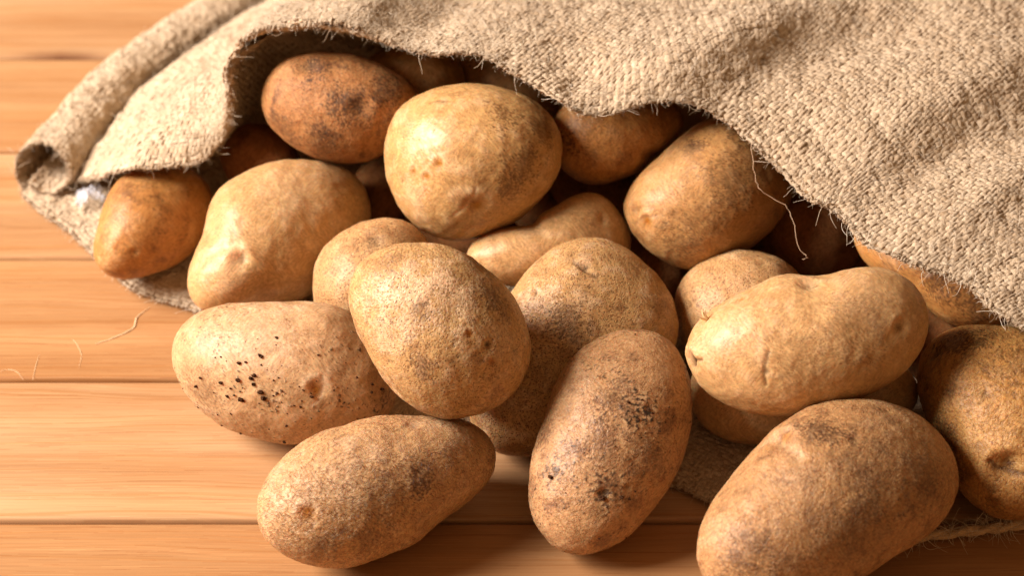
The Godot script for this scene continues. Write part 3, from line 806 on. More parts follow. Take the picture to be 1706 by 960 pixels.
func sheet(called: String, pts: Array, parent: Node, outward: Vector3, fuzz: float, hem := true, weave_rows := 9999, relief := 0.66) -> void:
	var cols: int = pts.size()
	var rows: int = pts[0].size()
	var nrm := []
	for c in cols:
		var line := PackedVector3Array()
		for r in rows:
			var du: Vector3 = pts[mini(c + 1, cols - 1)][r] - pts[maxi(c - 1, 0)][r]
			var dw: Vector3 = pts[c][mini(r + 1, rows - 1)] - pts[c][maxi(r - 1, 0)]
			line.append(du.cross(dw).normalized())
		nrm.append(line)
	var turned: bool = nrm[cols / 2][rows / 2].dot(outward) < 0.0
	if turned:
		for c in cols:
			for r in rows:
				nrm[c][r] = -nrm[c][r]
	# uneven threads
	for c in cols:
		for r in rows:
			var p: Vector3 = pts[c][r]
			pts[c][r] = p + nrm[c][r] * coarse.get_noise_3dv(p * 60.0) * 0.0012 + nrm[c][r] * fine.get_noise_3dv(p * 260.0) * 0.00025
	# the cloth between the threads
	var v := PackedVector3Array()
	var n := PackedVector3Array()
	var idx := PackedInt32Array()
	for c in range(0, cols):
		for r in range(0, rows):
			v.append(pts[c][r])
			n.append(nrm[c][r])
			if c > 0 and r > 0:
				var q := c * rows + r
				if turned:
					idx.append_array([q, q - rows, q - rows - 1, q, q - rows - 1, q - 1])
				else:
					idx.append_array([q, q - rows - 1, q - rows, q, q - 1, q - rows - 1])
	put(called, array_mesh(v, n, PackedVector2Array(), PackedColorArray(), idx), jute_base, parent)
	# the threads
	var at := []
	var tint := []
	var rr := mini(rows, weave_rows)
	var light := Color(0.92, 0.755, 0.55)
	var tan_ := Color(0.69, 0.51, 0.33)
	for way in 2:
		var outer: int = cols if way == 0 else rr
		var inner: int = rr if way == 0 else cols
		for a in outer:
			var yarn_tone := rng.randfn(0.0, 0.10)
			var yarn_fat := (1.08 if way == 1 else 0.92) + rng.randfn(0.0, 0.13)
			for b in range(1 + (a + way) % 2, inner, 2):
				var c := a if way == 0 else b
				var r := b if way == 0 else a
				var m: Vector3 = pts[c][r]
				var nn: Vector3 = nrm[c][r]
				var c0 := c if way == 0 else maxi(b - 1, 0)
				var r0 := maxi(b - 1, 0) if way == 0 else r
				var c1 := c if way == 0 else mini(b + 1, inner - 1)
				var r1 := mini(b + 1, inner - 1) if way == 0 else r
				var x: Vector3 = (pts[c1][r1] - pts[c0][r0]) * 0.5
				var side: Vector3 = pts[mini(c + 1, cols - 1)][r] - pts[maxi(c - 1, 0)][r] if way == 0 else pts[c][mini(r + 1, rows - 1)] - pts[c][maxi(r - 1, 0)]
				var zl := side.length() * 0.5
				var fat := yarn_fat * (1.0 + 0.40 * fine.get_noise_3dv(m * 300.0 + Vector3(way * 9.0, 0, 0)))
				if x.length() < 0.0002 or zl < 0.0002:
					continue
				var z := x.cross(nn).normalized()
				var pit := minf((x.length() + zl) * 0.5, 0.0024)
				at.append(Transform3D(Basis(x, nn * pit * relief, z * zl * fat), m + z * zl * rng.randfn(0, 0.12) + nn * pit * rng.randfn(0, 0.06)))
				var tt := clampf(0.5 + yarn_tone + 0.35 * fine.get_noise_3dv(m * 150.0) + rng.randfn(0.0, 0.16) + 0.25 * coarse.get_noise_3dv(m * 22.0), 0.0, 1.0)
				var col := tan_.lerp(light, tt)
				if rng.randf() < 0.02:
					col = col.lerp(Color(0.27, 0.16, 0.08), 0.6)
				tint.append(col)
	strew("woven_threads", yarn_mesh, jute, at, tint, parent)
	# loose fibres
	if fuzz > 0.0:
		for k in fuzz_meshes.size():
			var fa := []
			var ft := []
			for i in int(fuzz * cols * rr / fuzz_meshes.size()):
				var c := rng.randi_range(0, cols - 1)
				var r := rng.randi_range(0, rr - 1)
				fibre(fa, ft, pts[c][r] + nrm[c][r] * 0.0009 + Vector3(rng.randfn(), rng.randfn(), rng.randfn()) * 0.0006, nrm[c][r], rng.randf_range(0.3, 0.9))
			strew("loose_fibres", fuzz_meshes[k], fuzz_material, fa, ft, parent)
	if hem:
		var path := []
		var rad := []
		for c in cols:
			path.append(pts[c][0] + (pts[c][0] - pts[c][1]) * 0.25)
			rad.append(0.0005 * (1.0 + 0.7 * fine.get_noise_3dv(pts[c][0] * 300.0)))
			path[c] += nrm[c][0] * fine.get_noise_3dv(pts[c][0] * 200.0) * 0.0009 + Vector3(rng.randfn(), rng.randfn(), rng.randfn()) * 0.00025
		var ya := []
		var yt := []
		for c in range(1, cols - 1):
			for twice in 2:
				var out: Vector3 = (pts[c][0] - pts[c][2]).normalized()
				var x := (out + Vector3(rng.randfn(), rng.randfn(), rng.randfn()) * 0.35).normalized()
				var z := x.cross(nrm[c][0]).normalized()
				var at_c: Vector3 = pts[c][0].lerp(pts[c + 1][0], rng.randf())
				ya.append(Transform3D(Basis(x * rng.randf_range(0.0006, 0.0017), z.cross(x) * 0.0013, z * rng.randf_range(0.0006, 0.0012)), at_c + nrm[c][0] * rng.randfn(0, 0.0003)))
				yt.append(tan_.lerp(light, rng.randf()))
		strew("yarn_ends", yarn_mesh, jute, ya, yt, parent)
		for k in fuzz_meshes.size():
			var fa := []
			var ft := []
			for i in int(cols * 4.0 / fuzz_meshes.size() * (1.0 if fuzz > 0.0 else 0.3)):
				var c := rng.randi_range(1, cols - 2)
				var out: Vector3 = (pts[c][0] - pts[c][2]).normalized()
				var nn: Vector3 = (nrm[c][0] * rng.randf_range(-0.3, 1.0) + out * rng.randf_range(0.2, 1.3)).normalized()
				fibre(fa, ft, path[c] - out * 0.0008 * rng.randf(), nn, rng.randf_range(0.2, 0.6) if rng.randf() < 0.85 else rng.randf_range(0.7, 1.4))
			strew("frayed_fibres", fuzz_meshes[k], fuzz_material, fa, ft, parent)

func fibre(fa: Array, ft: Array, p: Vector3, nn: Vector3, size: float) -> void:
	var x := nn.cross(Vector3(rng.randfn(), rng.randfn(), rng.randfn()).normalized()).normalized()
	fa.append(Transform3D(Basis(x, nn, x.cross(nn)) * Basis.from_scale(Vector3.ONE * size), p))
	ft.append(Color(0.50, 0.37, 0.23).lerp(Color(0.88, 0.78, 0.62), rng.randf()))

func sack() -> void:
	var flap_grid := []
	flap_grid.append([Vector3(-206.3, 6, -71.4), Vector3(-196.4, 11.6, -89.1), Vector3(-187.2, 15.7, -107.9), Vector3(-174.9, 20.3, -130.1), Vector3(-144, 27.3, -166.9), Vector3(-112.9, 27.6, -206.8), Vector3(-85.4, 30, -243.4)])
	flap_grid.append([Vector3(-202.5, 7.3, -69.8), Vector3(-191.6, 16.4, -83), Vector3(-181.6, 22.9, -97.9), Vector3(-169.3, 27.6, -117.4), Vector3(-139.9, 35.8, -151.9), Vector3(-110.1, 36.3, -191.3), Vector3(-83.3, 38.3, -229.1)])
	flap_grid.append([Vector3(-197.9, 10.7, -65.6), Vector3(-186.1, 22, -76), Vector3(-175.7, 29.9, -88.2), Vector3(-163.7, 33.6, -105.9), Vector3(-136, 42.2, -138.4), Vector3(-107.5, 44.2, -177.1), Vector3(-81.3, 45.8, -216.2)])
	flap_grid.append([Vector3(-191.5, 18.4, -55.9), Vector3(-179.4, 29.1, -67.4), Vector3(-169.2, 36.7, -79.1), Vector3(-158.2, 39.3, -95.4), Vector3(-132.4, 46.1, -127.6), Vector3(-105.3, 50.3, -165.8), Vector3(-79.8, 51.2, -206.8)])
	flap_grid.append([Vector3(-183.3, 29.4, -42.7), Vector3(-172.1, 37.4, -57.5), Vector3(-162.6, 43.5, -70.5), Vector3(-152.5, 46.4, -85.8), Vector3(-128.9, 50.4, -117.3), Vector3(-103.2, 56.3, -154.9), Vector3(-78, 56.4, -198)])
	flap_grid.append([Vector3(-172.1, 46.8, -22.5), Vector3(-163.9, 47.9, -45.5), Vector3(-155.9, 51.2, -61.9), Vector3(-146.4, 53.8, -77.7), Vector3(-125.2, 56.8, -106.4), Vector3(-100.8, 62.7, -143), Vector3(-75.5, 62, -188.2)])
	flap_grid.append([Vector3(-163.5, 53.4, -16), Vector3(-156.7, 54.8, -37.8), Vector3(-149.9, 56.8, -55.7), Vector3(-141, 59.3, -71.9), Vector3(-122.1, 62.4, -97.8), Vector3(-98.8, 67.6, -133.9), Vector3(-73.3, 66.2, -181)])
	flap_grid.append([Vector3(-155.9, 54, -16.1), Vector3(-150.7, 57.3, -35.5), Vector3(-144.9, 59.9, -52.6), Vector3(-136.6, 62.4, -68.8), Vector3(-119.7, 66.2, -92.6), Vector3(-97.3, 70.2, -128.7), Vector3(-71.4, 68.4, -177.2)])
	flap_grid.append([Vector3(-147.5, 54.1, -16.9), Vector3(-143.9, 59, -33.7), Vector3(-139.6, 62.8, -49.1), Vector3(-132.7, 66, -64.5), Vector3(-117.4, 70.9, -85.7), Vector3(-95.6, 74.4, -121.1), Vector3(-69.3, 72.4, -170.4)])
	flap_grid.append([Vector3(-138.3, 53.8, -18.6), Vector3(-136.3, 60.2, -32), Vector3(-134, 65.6, -44.9), Vector3(-129.2, 70.3, -58.7), Vector3(-115.1, 76.7, -76.9), Vector3(-93.7, 80.1, -111.1), Vector3(-67, 78, -160.7)])
	flap_grid.append([Vector3(-131.5, 54.7, -22.3), Vector3(-130.4, 62, -31.4), Vector3(-129.2, 68.9, -40.9), Vector3(-125.8, 75.2, -52.1), Vector3(-112.9, 82.2, -68.4), Vector3(-91.8, 85.3, -102.1), Vector3(-64.8, 82.9, -152.2)])
	flap_grid.append([Vector3(-126.9, 56.9, -27.2), Vector3(-125.9, 64.9, -31.8), Vector3(-125.2, 72.9, -37.1), Vector3(-122.7, 80.7, -45.2), Vector3(-110.8, 87.5, -60.3), Vector3(-90.1, 89.8, -94.2), Vector3(-62.8, 87.1, -145)])
	flap_grid.append([Vector3(-123.3, 62.6, -30.7), Vector3(-122.7, 70.7, -31.7), Vector3(-122.5, 78.7, -34), Vector3(-120.4, 86.2, -39.9), Vector3(-109.2, 91.9, -54), Vector3(-88.6, 93.3, -87.9), Vector3(-60.9, 90.3, -139.6)])
	flap_grid.append([Vector3(-120.9, 70.9, -32.8), Vector3(-120.8, 78.5, -31.7), Vector3(-120.8, 85.5, -32.2), Vector3(-118.8, 91.4, -36.7), Vector3(-107.9, 95.5, -49.2), Vector3(-87.3, 96, -82.8), Vector3(-59.1, 92.7, -135.4)])
	flap_grid.append([Vector3(-120.5, 80.9, -32.9), Vector3(-119.9, 86.5, -32.6), Vector3(-119.4, 91.4, -33.6), Vector3(-117.2, 95.1, -37.8), Vector3(-106.6, 98.2, -46.5), Vector3(-86, 98.2, -78.4), Vector3(-57.4, 94.9, -131.5)])
	flap_grid.append([Vector3(-120.9, 92, -32), Vector3(-119.4, 94.6, -33.9), Vector3(-118.3, 95.9, -36.9), Vector3(-115.6, 96.3, -41.5), Vector3(-105.3, 100.4, -44.8), Vector3(-84.7, 100.1, -74.2), Vector3(-55.7, 97, -128)])
	var top_grid := []  # out-of-view right side and back drop to the table, shutting light out
	top_grid.append([Vector3(-115.1, 102, -37.8), Vector3(-111.8, 104.3, -41.2), Vector3(-107.9, 106.3, -46.2), Vector3(-102.4, 107.9, -53.9), Vector3(-96.6, 108.4, -65), Vector3(-90.8, 107.7, -79.8), Vector3(-84.8, 105.6, -97), Vector3(-78.6, 101.4, -118.8), Vector3(-72.4, 84.1, -179.3), Vector3(-66.6, 57.8, -264.8), Vector3(-62.6, 30.9, -335.2), Vector3(-59.4, 3, -401.1)])
	top_grid.append([Vector3(-111.5, 105.5, -37.6), Vector3(-108.2, 107.5, -41.9), Vector3(-104, 109.2, -48), Vector3(-98.1, 109.9, -57.8), Vector3(-92.1, 109.9, -69.8), Vector3(-86.6, 109.1, -83.6), Vector3(-80.7, 107.3, -99.3), Vector3(-74.4, 103.4, -119.3), Vector3(-68, 85.9, -179.9), Vector3(-61.9, 59, -267), Vector3(-57.6, 31.5, -338.9), Vector3(-54.1, 3, -406.2)])
	top_grid.append([Vector3(-107.1, 108.6, -37.3), Vector3(-103.4, 110.1, -42.3), Vector3(-99, 111.4, -49.1), Vector3(-92.9, 111.8, -59.9), Vector3(-86.8, 111.6, -72.3), Vector3(-81.3, 110.9, -85.8), Vector3(-74.9, 109.3, -100.4), Vector3(-67.7, 106.3, -118.7), Vector3(-60.7, 88.3, -179.8), Vector3(-54.2, 60.5, -268.7), Vector3(-49.4, 32.3, -342.3), Vector3(-45.5, 3, -411.5)])
	top_grid.append([Vector3(-100.4, 111.3, -36.6), Vector3(-96.3, 112.4, -42.2), Vector3(-91.5, 113.3, -49.4), Vector3(-85.5, 114, -60.2), Vector3(-79.2, 114, -72.7), Vector3(-73.3, 113.1, -86.5), Vector3(-65.9, 112, -100.6), Vector3(-57.2, 110.1, -117.3), Vector3(-49.2, 91, -179.3), Vector3(-41.9, 62.1, -270), Vector3(-36.4, 33.1, -345.4), Vector3(-31.7, 3, -416.5)])
	top_grid.append([Vector3(-87.9, 114.7, -33.7), Vector3(-83.2, 116, -40.2), Vector3(-78.1, 117.1, -48.4), Vector3(-72.2, 118.1, -60.1), Vector3(-65.6, 117.6, -73.4), Vector3(-58.2, 116.5, -87.3), Vector3(-49.7, 115.7, -100.8), Vector3(-40.2, 112.7, -117.3), Vector3(-31, 92.1, -179.8), Vector3(-22.1, 62.5, -271.4), Vector3(-15.2, 33.3, -347.4), Vector3(-9.2, 3, -419.1)])
	top_grid.append([Vector3(-76.5, 117.3, -30.9), Vector3(-71.8, 118.7, -38.1), Vector3(-66.5, 120, -46.9), Vector3(-60.3, 120.2, -59.7), Vector3(-53.2, 119.3, -73.6), Vector3(-45.3, 118.2, -87.3), Vector3(-36.3, 115.4, -101.8), Vector3(-26, 111.5, -119.2), Vector3(-15.7, 91.4, -182), Vector3(-5.5, 62.6, -273.5), Vector3(2.6, 33.4, -349.8), Vector3(9.8, 3, -421.8)])
	top_grid.append([Vector3(-66.4, 116.6, -29), Vector3(-61.5, 117.6, -36.9), Vector3(-56, 118, -46.6), Vector3(-49, 117.8, -59.9), Vector3(-41.4, 117.1, -73.9), Vector3(-33.4, 114.8, -88.2), Vector3(-23.9, 112, -103.3), Vector3(-13, 108.5, -121.7), Vector3(-1.6, 91.2, -184), Vector3(9.8, 62.6, -275.5), Vector3(19.1, 33.4, -351.9), Vector3(27.4, 3, -424)])
	top_grid.append([Vector3(-56.3, 112.8, -26.9), Vector3(-50.3, 112.2, -36.9), Vector3(-43.9, 111.5, -47.8), Vector3(-36.3, 111.1, -60.7), Vector3(-27.8, 110.4, -74.8), Vector3(-18.5, 108.6, -89.9), Vector3(-8, 107.3, -105.1), Vector3(3.8, 106.6, -122.4), Vector3(16.5, 91.2, -183.9), Vector3(29.4, 62.6, -275.4), Vector3(40.1, 33.4, -351.8), Vector3(49.7, 3, -423.9)])
	top_grid.append([Vector3(-43.5, 109.7, -22.8), Vector3(-36.9, 108.7, -33.7), Vector3(-29.9, 107.5, -45.9), Vector3(-21.8, 106.9, -60.5), Vector3(-12.8, 106.1, -76.2), Vector3(-2.9, 105.6, -92.1), Vector3(8.1, 106.8, -106.4), Vector3(20.2, 107.6, -122.2), Vector3(34, 91.3, -183.7), Vector3(48.5, 62.6, -275.3), Vector3(60.5, 33.4, -351.7), Vector3(71.5, 3, -423.8)])
	top_grid.append([Vector3(-29.4, 110.4, -18), Vector3(-22.1, 110.2, -29.3), Vector3(-14.2, 109.8, -42.4), Vector3(-5.1, 108.8, -59.4), Vector3(4.6, 107.9, -76.7), Vector3(14.6, 107.3, -93.5), Vector3(25.7, 107.9, -107.7), Vector3(38, 108.2, -122.2), Vector3(52.8, 91.4, -183.5), Vector3(69, 62.6, -275.3), Vector3(82.5, 33.4, -351.7), Vector3(95, 3, -423.8)])
	top_grid.append([Vector3(-15.7, 110.8, -16.7), Vector3(-6.8, 109.9, -29.9), Vector3(2.8, 109.8, -44.1), Vector3(14, 108.5, -61.7), Vector3(25, 107.7, -79.2), Vector3(35.2, 106.6, -96.1), Vector3(46.4, 107.1, -109.7), Vector3(58.9, 108, -122.6), Vector3(75, 91.6, -183.3), Vector3(93.3, 62.6, -275.3), Vector3(108.5, 33.4, -351.7), Vector3(122.7, 3, -423.8)])
	top_grid.append([Vector3(-3.5, 109, -10.8), Vector3(6.7, 108.5, -25.6), Vector3(17.4, 107.4, -41.2), Vector3(29, 108.1, -57.2), Vector3(40.6, 107.7, -74.4), Vector3(52.1, 106.4, -92.9), Vector3(64, 106.9, -108), Vector3(76.7, 108, -122.3), Vector3(93.9, 91.6, -183.5), Vector3(113.8, 62.6, -275.3), Vector3(130.6, 33.4, -351.7), Vector3(146.2, 3, -423.8)])
	top_grid.append([Vector3(8.1, 106.7, -1.4), Vector3(19.1, 104.6, -18.5), Vector3(30.3, 106, -34.3), Vector3(42.2, 108.1, -49.9), Vector3(54.4, 107.5, -67.9), Vector3(67, 106.3, -88.2), Vector3(79.5, 106.9, -105.3), Vector3(92.4, 108, -121.7), Vector3(110.6, 91.6, -183.7), Vector3(132.1, 62.6, -275.3), Vector3(150.1, 33.4, -351.7), Vector3(167, 3, -423.8)])
	top_grid.append([Vector3(19.6, 105.4, 10.1), Vector3(30.4, 101.3, -8.7), Vector3(42.1, 106.9, -24.5), Vector3(55.3, 107.4, -43.6), Vector3(68.6, 106.6, -64), Vector3(81.2, 105.6, -85.3), Vector3(93.9, 106.5, -103.6), Vector3(107, 108, -121.4), Vector3(126.2, 91.7, -183.8), Vector3(149, 62.7, -275.2), Vector3(168.3, 33.4, -351.7), Vector3(186.4, 3, -423.8)])
	top_grid.append([Vector3(29.3, 102.5, 13.4), Vector3(41.3, 104.3, -3.4), Vector3(53.8, 108.1, -20.4), Vector3(67.4, 107.9, -41), Vector3(81.3, 106.5, -62.6), Vector3(95.2, 105.4, -84.4), Vector3(109.3, 105.6, -104.2), Vector3(123.9, 106.3, -124.3), Vector3(144.5, 90.1, -186.9), Vector3(168.7, 61.6, -277.3), Vector3(189.2, 32.8, -352.8), Vector3(208.4, 3, -423.8)])
	top_grid.append([Vector3(40.7, 101.3, 11.3), Vector3(53.5, 106.8, -3.1), Vector3(66.7, 109.9, -19.9), Vector3(80.4, 109.7, -40.7), Vector3(94.7, 107.9, -62.7), Vector3(109.5, 105.2, -85.3), Vector3(124.7, 104.2, -106.2), Vector3(140.4, 104.2, -127.6), Vector3(162.3, 88.3, -190.2), Vector3(187.8, 60.4, -279.6), Vector3(209.4, 32.2, -353.9), Vector3(229.7, 3, -423.8)])
	top_grid.append([Vector3(54.7, 102.8, 6.3), Vector3(67.6, 106.4, -7.3), Vector3(80.9, 109.4, -22.7), Vector3(94.9, 110.2, -42.5), Vector3(109.4, 107.6, -64.7), Vector3(124.4, 103.7, -87.8), Vector3(139.7, 102.2, -108.8), Vector3(155.7, 102.9, -129.9), Vector3(178.4, 87.2, -192.1), Vector3(205.2, 59.6, -281), Vector3(227.8, 31.8, -354.7), Vector3(249.1, 3, -423.8)])
	top_grid.append([Vector3(68.6, 101.3, 3.1), Vector3(81, 103.8, -10.9), Vector3(94.2, 105, -26.9), Vector3(109, 106.5, -46.1), Vector3(124.2, 105.1, -67.5), Vector3(139.3, 101.6, -90.3), Vector3(154.7, 101.7, -110.3), Vector3(170.6, 102.9, -130.4), Vector3(194.1, 87.3, -192.4), Vector3(222.3, 59.7, -281.4), Vector3(246.2, 31.9, -355.2), Vector3(268.5, 3, -424.4)])
	top_grid.append([Vector3(81.1, 97.5, 5.3), Vector3(93.8, 98.2, -10.1), Vector3(107.1, 97.8, -27.1), Vector3(121.9, 98.2, -45.9), Vector3(137.4, 102, -65.2), Vector3(153.5, 101.5, -88), Vector3(169.8, 101.4, -109.1), Vector3(186.6, 102.4, -130), Vector3(211.3, 86.8, -192), Vector3(240.9, 59.3, -280.5), Vector3(265.9, 31.7, -353.9), Vector3(289.4, 3, -422.6)])
	top_grid.append([Vector3(92, 93.9, 13.8), Vector3(105.5, 95.8, -2.3), Vector3(119.2, 96.4, -19.4), Vector3(133.3, 94.3, -38.2), Vector3(148.9, 95.3, -58.6), Vector3(166.5, 100.8, -80.8), Vector3(184.5, 101.7, -103.5), Vector3(203, 101.3, -127.2), Vector3(229, 85.5, -189.3), Vector3(259.6, 58.4, -276.3), Vector3(285.6, 31.2, -348.3), Vector3(310, 3, -415.6)])
	top_grid.append([Vector3(101.2, 91.1, 25.3), Vector3(115.3, 93.8, 8.5), Vector3(129.6, 97.4, -8.3), Vector3(144.3, 97.6, -26.9), Vector3(160.3, 94.2, -48.8), Vector3(177.8, 96.5, -71), Vector3(195.7, 102.6, -91.3), Vector3(214.4, 101.1, -115.6), Vector3(240.7, 83.8, -176.8), Vector3(271.8, 57.2, -261.1), Vector3(298.1, 30.6, -330.5), Vector3(322.8, 3, -395.3)])
	top_grid.append([Vector3(109.9, 88.6, 38.9), Vector3(124.1, 90.7, 21.3), Vector3(138.9, 95.1, 4.1), Vector3(154.3, 97.7, -14.3), Vector3(170.8, 97.7, -35.2), Vector3(188.5, 96.4, -58.5), Vector3(207, 98.6, -80.3), Vector3(226.6, 98.6, -104.5), Vector3(253.6, 81.9, -164.2), Vector3(285.1, 55.9, -245.6), Vector3(311.8, 29.9, -312.5), Vector3(336.8, 3, -374.9)])
	top_grid.append([Vector3(118.3, 86.8, 51.4), Vector3(132.5, 88.7, 33.8), Vector3(147.3, 92.9, 16.6), Vector3(163.2, 97.9, -1), Vector3(180.2, 98.2, -22), Vector3(198.6, 97.2, -45.5), Vector3(218.1, 95.3, -69.3), Vector3(239, 94.6, -94.1), Vector3(266.7, 79.9, -151.7), Vector3(298.5, 54.7, -230.3), Vector3(325.5, 29.3, -294.8), Vector3(350.8, 3, -354.7)])
	top_grid.append([Vector3(126.6, 86.3, 55.1), Vector3(141, 87, 39.5), Vector3(155.7, 88.1, 23.2), Vector3(171.3, 93.1, 6.9), Vector3(188.4, 97.4, -11.6), Vector3(207.3, 96.1, -34.3), Vector3(227.1, 93, -57.6), Vector3(247.9, 91.7, -81.5), Vector3(275.6, 77.5, -136.7), Vector3(307.3, 53, -212.3), Vector3(334.2, 28.5, -273.8), Vector3(359.3, 3, -330.8)])
	top_grid.append([Vector3(130.8, 85.2, 63.1), Vector3(145.9, 85.4, 48.2), Vector3(161.5, 84.3, 31.9), Vector3(177.7, 84.6, 14.9), Vector3(195.3, 89, -2.8), Vector3(214.6, 91.3, -23.9), Vector3(234.6, 89.3, -46.7), Vector3(255.6, 88.5, -70.3), Vector3(283.2, 74.7, -123.6), Vector3(314.7, 51.1, -195.9), Vector3(341.3, 27.5, -254.4), Vector3(365.9, 3, -308.4)])
	top_grid.append([Vector3(136.3, 83.7, 73.9), Vector3(151.8, 84.7, 59.2), Vector3(167.7, 85.7, 44), Vector3(184.7, 84.8, 27.1), Vector3(202.6, 83.9, 7.9), Vector3(221.6, 85.4, -13.2), Vector3(241.4, 85.6, -34.8), Vector3(262.3, 85, -58), Vector3(289.6, 71.6, -109.2), Vector3(320.7, 49, -178.1), Vector3(346.7, 26.4, -233.5), Vector3(370.8, 3, -284.2)])
	top_grid.append([Vector3(151.5, 82.3, 83.6), Vector3(165.1, 83.8, 70.1), Vector3(179.5, 86.3, 56), Vector3(195.6, 88.3, 39.8), Vector3(212.6, 85.8, 20.5), Vector3(230.4, 82.8, -0.4), Vector3(248.7, 82.1, -20.1), Vector3(267.8, 81.5, -40.6), Vector3(294.2, 68.6, -88.7), Vector3(324.8, 47, -154.1), Vector3(350.2, 25.4, -206), Vector3(373.5, 3, -253.3)])
	top_grid.append([Vector3(163.5, 81, 88.8), Vector3(176.5, 81.7, 75.9), Vector3(190.5, 82.6, 62.1), Vector3(206.3, 83, 46.3), Vector3(223.2, 82, 28.7), Vector3(240.8, 79.3, 9.2), Vector3(258.8, 78.3, -8.9), Vector3(277.4, 77.5, -27.4), Vector3(303.4, 65.1, -72.8), Vector3(333.7, 44.7, -134.8), Vector3(358.6, 24.2, -183.5), Vector3(381.3, 3, -227.5)])
	top_grid.append([Vector3(172.3, 79.6, 94.4), Vector3(185.6, 80.2, 82.1), Vector3(199.7, 80.5, 69), Vector3(215.5, 80, 54.2), Vector3(232.2, 78.7, 37.7), Vector3(250.1, 76.4, 19.4), Vector3(268, 74.8, 2.1), Vector3(286.3, 73.3, -15.4), Vector3(312, 61.4, -58.4), Vector3(341.9, 42.2, -117.2), Vector3(366.1, 22.9, -162.6), Vector3(388.2, 3, -203.4)])
	top_grid.append([Vector3(178.3, 78.3, 104.2), Vector3(192.2, 78.5, 92.4), Vector3(206.5, 78.3, 79.7), Vector3(221.7, 77.4, 65.3), Vector3(238, 75.9, 49.6), Vector3(255.7, 73.8, 32.6), Vector3(273, 71.8, 16), Vector3(290.4, 69.3, -1.8), Vector3(315.2, 57.7, -42.9), Vector3(344.4, 39.7, -98.3), Vector3(367.7, 21.6, -140.6), Vector3(388.8, 3, -178.2)])
	top_grid.append([Vector3(185.4, 76.5, 110.7), Vector3(199.4, 76.3, 99.2), Vector3(213.7, 75.8, 87), Vector3(228.3, 74.9, 73.4), Vector3(243.9, 73.2, 58.6), Vector3(260.7, 70.3, 42.4), Vector3(277.4, 67.8, 27), Vector3(294.3, 65.2, 11.1), Vector3(318.5, 54.2, -27.5), Vector3(346.9, 37.3, -80), Vector3(369.3, 20.4, -119.4), Vector3(389.5, 3, -154.2)])
	top_grid.append([Vector3(194.7, 74.3, 116.9), Vector3(208.6, 73.7, 105.8), Vector3(222.7, 72.9, 94), Vector3(236.8, 71.9, 81.2), Vector3(251.8, 69.9, 67.3), Vector3(267.7, 66.4, 51.9), Vector3(283.7, 63.4, 37.7), Vector3(300, 60.7, 23.4), Vector3(323.6, 50.4, -12.9), Vector3(351.2, 34.7, -62.4), Vector3(372.7, 19, -98.9), Vector3(391.9, 3, -130.7)])
	top_grid.append([Vector3(207.2, 70.8, 123.6), Vector3(220.9, 69.7, 112.8), Vector3(234.7, 68.5, 101.4), Vector3(248.5, 67.1, 88.9), Vector3(263.1, 64.9, 75.6), Vector3(278.6, 61.5, 61.4), Vector3(293.8, 58.3, 47.8), Vector3(309.1, 55, 33.8), Vector3(331.9, 45.4, -0.4), Vector3(358.7, 31.3, -46.6), Vector3(379.3, 17.3, -79.8), Vector3(397.4, 3, -108.3)])
	top_grid.append([Vector3(224.5, 56.3, 121.8), Vector3(237.6, 56.1, 111.6), Vector3(251, 55.5, 100.6), Vector3(265.2, 54.2, 87.9), Vector3(279.8, 52.4, 74.3), Vector3(294.8, 50.2, 60), Vector3(309.8, 47.7, 46.7), Vector3(325.1, 44.7, 33.4), Vector3(347.1, 36.8, 1.9), Vector3(372.8, 25.4, -40.2), Vector3(391.7, 14.3, -68.9), Vector3(407.9, 3, -92.6)])
	top_grid.append([Vector3(243.6, 33.3, 110.3), Vector3(257, 33.5, 100.2), Vector3(270.8, 33.4, 89.3), Vector3(285.6, 32.6, 76.6), Vector3(300.6, 31.7, 63.2), Vector3(315.4, 30.6, 49.2), Vector3(330.2, 29.3, 36.6), Vector3(345.3, 27.5, 24.8), Vector3(365.9, 22.6, -2.9), Vector3(389.2, 15.6, -39.1), Vector3(405, 9.2, -61.1), Vector3(417.7, 3, -77.7)])
	top_grid.append([Vector3(263.4, 4, 90.4), Vector3(278.1, 4, 79.8), Vector3(293, 4, 68.7), Vector3(308.7, 4, 56.6), Vector3(324.1, 4, 44.1), Vector3(338.9, 4, 31.1), Vector3(353.4, 4.1, 20.1), Vector3(367.9, 4.1, 10.3), Vector3(386.4, 3.4, -12.3), Vector3(406.2, 2.3, -41), Vector3(417.6, 2.4, -54.4), Vector3(425.4, 3, -61.5)])
	var lining_grid := []
	lining_grid.append([Vector3(-124.2, 58.9, -31), Vector3(-127.5, 51.7, -39.9), Vector3(-128.6, 42, -48.2), Vector3(-127.3, 32.1, -53.1), Vector3(-124, 24.7, -52.9)])
	lining_grid.append([Vector3(-122.2, 64, -32.9), Vector3(-125.1, 56.3, -41.6), Vector3(-125.9, 46.1, -49.8), Vector3(-124.3, 35.8, -54.5), Vector3(-120.7, 28, -54.1)])
	lining_grid.append([Vector3(-120.8, 69.8, -34.2), Vector3(-123.2, 61.1, -44.3), Vector3(-123.5, 49.8, -53.8), Vector3(-121.4, 38.6, -59.9), Vector3(-117.4, 29.9, -60.7)])
	lining_grid.append([Vector3(-120.4, 76.5, -34.4), Vector3(-122, 66.2, -48), Vector3(-121.7, 53.2, -61.1), Vector3(-118.9, 40.4, -70.6), Vector3(-114.3, 30.3, -74.3)])
	lining_grid.append([Vector3(-120.8, 84, -33.6), Vector3(-121.9, 72.5, -49.8), Vector3(-120.8, 58.4, -65.6), Vector3(-117.5, 44.5, -77.5), Vector3(-112.3, 33.5, -83.5)])
